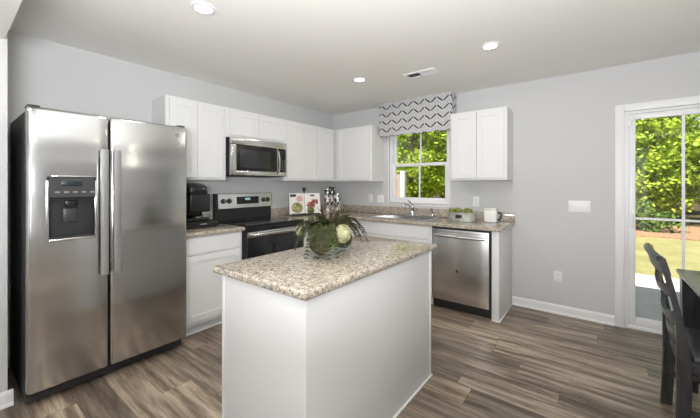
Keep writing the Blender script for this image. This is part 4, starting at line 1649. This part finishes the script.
def crown_data(nclump, nleaf, rad, hh, z0, leaf, seed):
    r = np.random.default_rng(seed)
    V, F = [], []
    cl = []
    for _ in range(nclump):
        th, ph = r.uniform(0, 2 * PI), math.acos(r.uniform(-1, 1))
        q = r.uniform(.55, 1.0) ** .6
        cl.append((rad * q * math.sin(ph) * math.cos(th), rad * q * math.sin(ph) * math.sin(th), z0 + hh / 2 + hh / 2 * q * math.cos(ph), r.uniform(.35, .75)))
    for cx_, cy_, cz_, cr in cl:
        c_ = np.array([cx_, cy_, cz_])
        for _ in range(nleaf):
            d = r.normal(size=3); d /= np.linalg.norm(d)
            p = c_ + d * cr * r.uniform(.5, 1.0) * np.array([1.1, 1.1, .6])
            nrm = d * .6 + np.array([0, 0, .8]) + r.normal(size=3) * .55
            nrm /= np.linalg.norm(nrm)
            a = np.cross(nrm, r.normal(size=3)); a /= np.linalg.norm(a)
            b = np.cross(nrm, a)
            L = leaf * r.uniform(.7, 1.3)
            i = len(V)
            V += [tuple(p - a * L), tuple(p + b * L * .55 - nrm * L * .1), tuple(p + a * L), tuple(p - b * L * .55 - nrm * L * .1)]
            F.append((i, i + 1, i + 2, i + 3))
    return V, F


def trunk_bm(h, r, seed):
    rr = random.Random(seed)
    bm = nb()
    pts = [(rr.uniform(-.08, .08) * k, rr.uniform(-.08, .08) * k, h * k / 6) for k in range(7)]
    tube(bm, pts, [r * (1.25 if k == 0 else 1 - .11 * k) for k in range(7)], 9)
    for k in range(7):
        j = rr.randint(2, 5)
        a = rr.uniform(0, 2 * PI)
        L = rr.uniform(.8, 1.7)
        p = Vector(pts[j])
        tube(bm, [p, p + Vector((math.cos(a) * L * .5, math.sin(a) * L * .5, L * .35)), p + Vector((math.cos(a) * L, math.sin(a) * L, L * .9))], [r * .4, r * .28, r * .12], 6)
    return bm


protos = []
for v in range(3):
    t = thing('broadleaf_tree', 'tree', 'tree', (0, 0, 0), 0, 'leafy trees beyond the lawn')
    V, F = crown_data([105, 115, 100][v], 125, [1.6, 1.65, 1.6][v], [5.6, 6.4, 5.0][v], [.25, .5, .1][v], .088, 11 + v)
    obj('crown', (V, F), M_LEAF, t, None, local=True)
    obj('trunk', trunk_bm([5.0, 6.2, 4.2][v], [.10, .12, .09][v], v), M_BARK, t, local=True)
    protos.append(t)
used = [False] * 3
spots = []
rr = random.Random(5)
for y_, x0_, step, sc, wh in ((12.6, -18.6, 4.75, 1.0, 'front'), (17.6, -21.0, 5.3, 1.12, 'back'), (23.4, -26.0, 6.2, 1.3, 'back')):
    xk = x0_
    k = 0
    while xk < 17:
        spots.append((xk, y_ + rr.uniform(-.12, .12), [0, 1, 2, 1, 0, 2][k % 6], sc * rr.uniform(.96, 1.02), wh))
        xk += step
        k += 1
spots.append((-2.7, 8.1, 0, .95, 'near'))
for i, (x_, y_, v, s, wh) in enumerate(spots):
    o = protos[v] if not used[v] else copy_tree(protos[v])
    used[v] = True
    o.location = (x_, y_, -.07)
    o.rotation_euler = (0, 0, rr.uniform(0, 6.28))
    o.scale = (s, s, s)
    if wh == 'front':
        o['label'] = 'leafy bright green tree at the front edge of the woods'
        o['group'] = 'trees at the front edge of the woods'
    elif wh == 'near':
        o['label'] = 'bright leafy tree standing nearest the kitchen window'
    else:
        o['label'] = 'taller leafy green tree deeper in the woods'
        o['group'] = 'trees deeper in the woods'
V, F = crown_data(14, 60, .8, 1.0, .0, .08, 31)
t = thing('undergrowth_shrub', 'low dark green shrub along the mulch edge', 'shrub', (0, 0, 0), 0, 'shrubs along the mulch edge')
obj('foliage', (V, F), M_LEAFD, t, None, local=True)
bm = nb()
for k in range(5):
    a = k * 1.26
    tube(bm, [(.04 * math.cos(a), .04 * math.sin(a), 0), (.2 * math.cos(a), .2 * math.sin(a), .35), (.42 * math.cos(a), .42 * math.sin(a), .8)], [.014, .011, .006], 6)
obj('stems', bm, M_BARK, t, local=True)
xk = -14.0
k = 0
while xk < 14:
    o = t if k == 0 else copy_tree(t)
    o.location = (xk, 9.75 + rr.uniform(-.1, .1), -.078)
    o.rotation_euler = (0, 0, rr.uniform(0, 6.28))
    s = rr.uniform(.72, .92)
    o.scale = (s, s, s)
    xk += 3.1
    k += 1
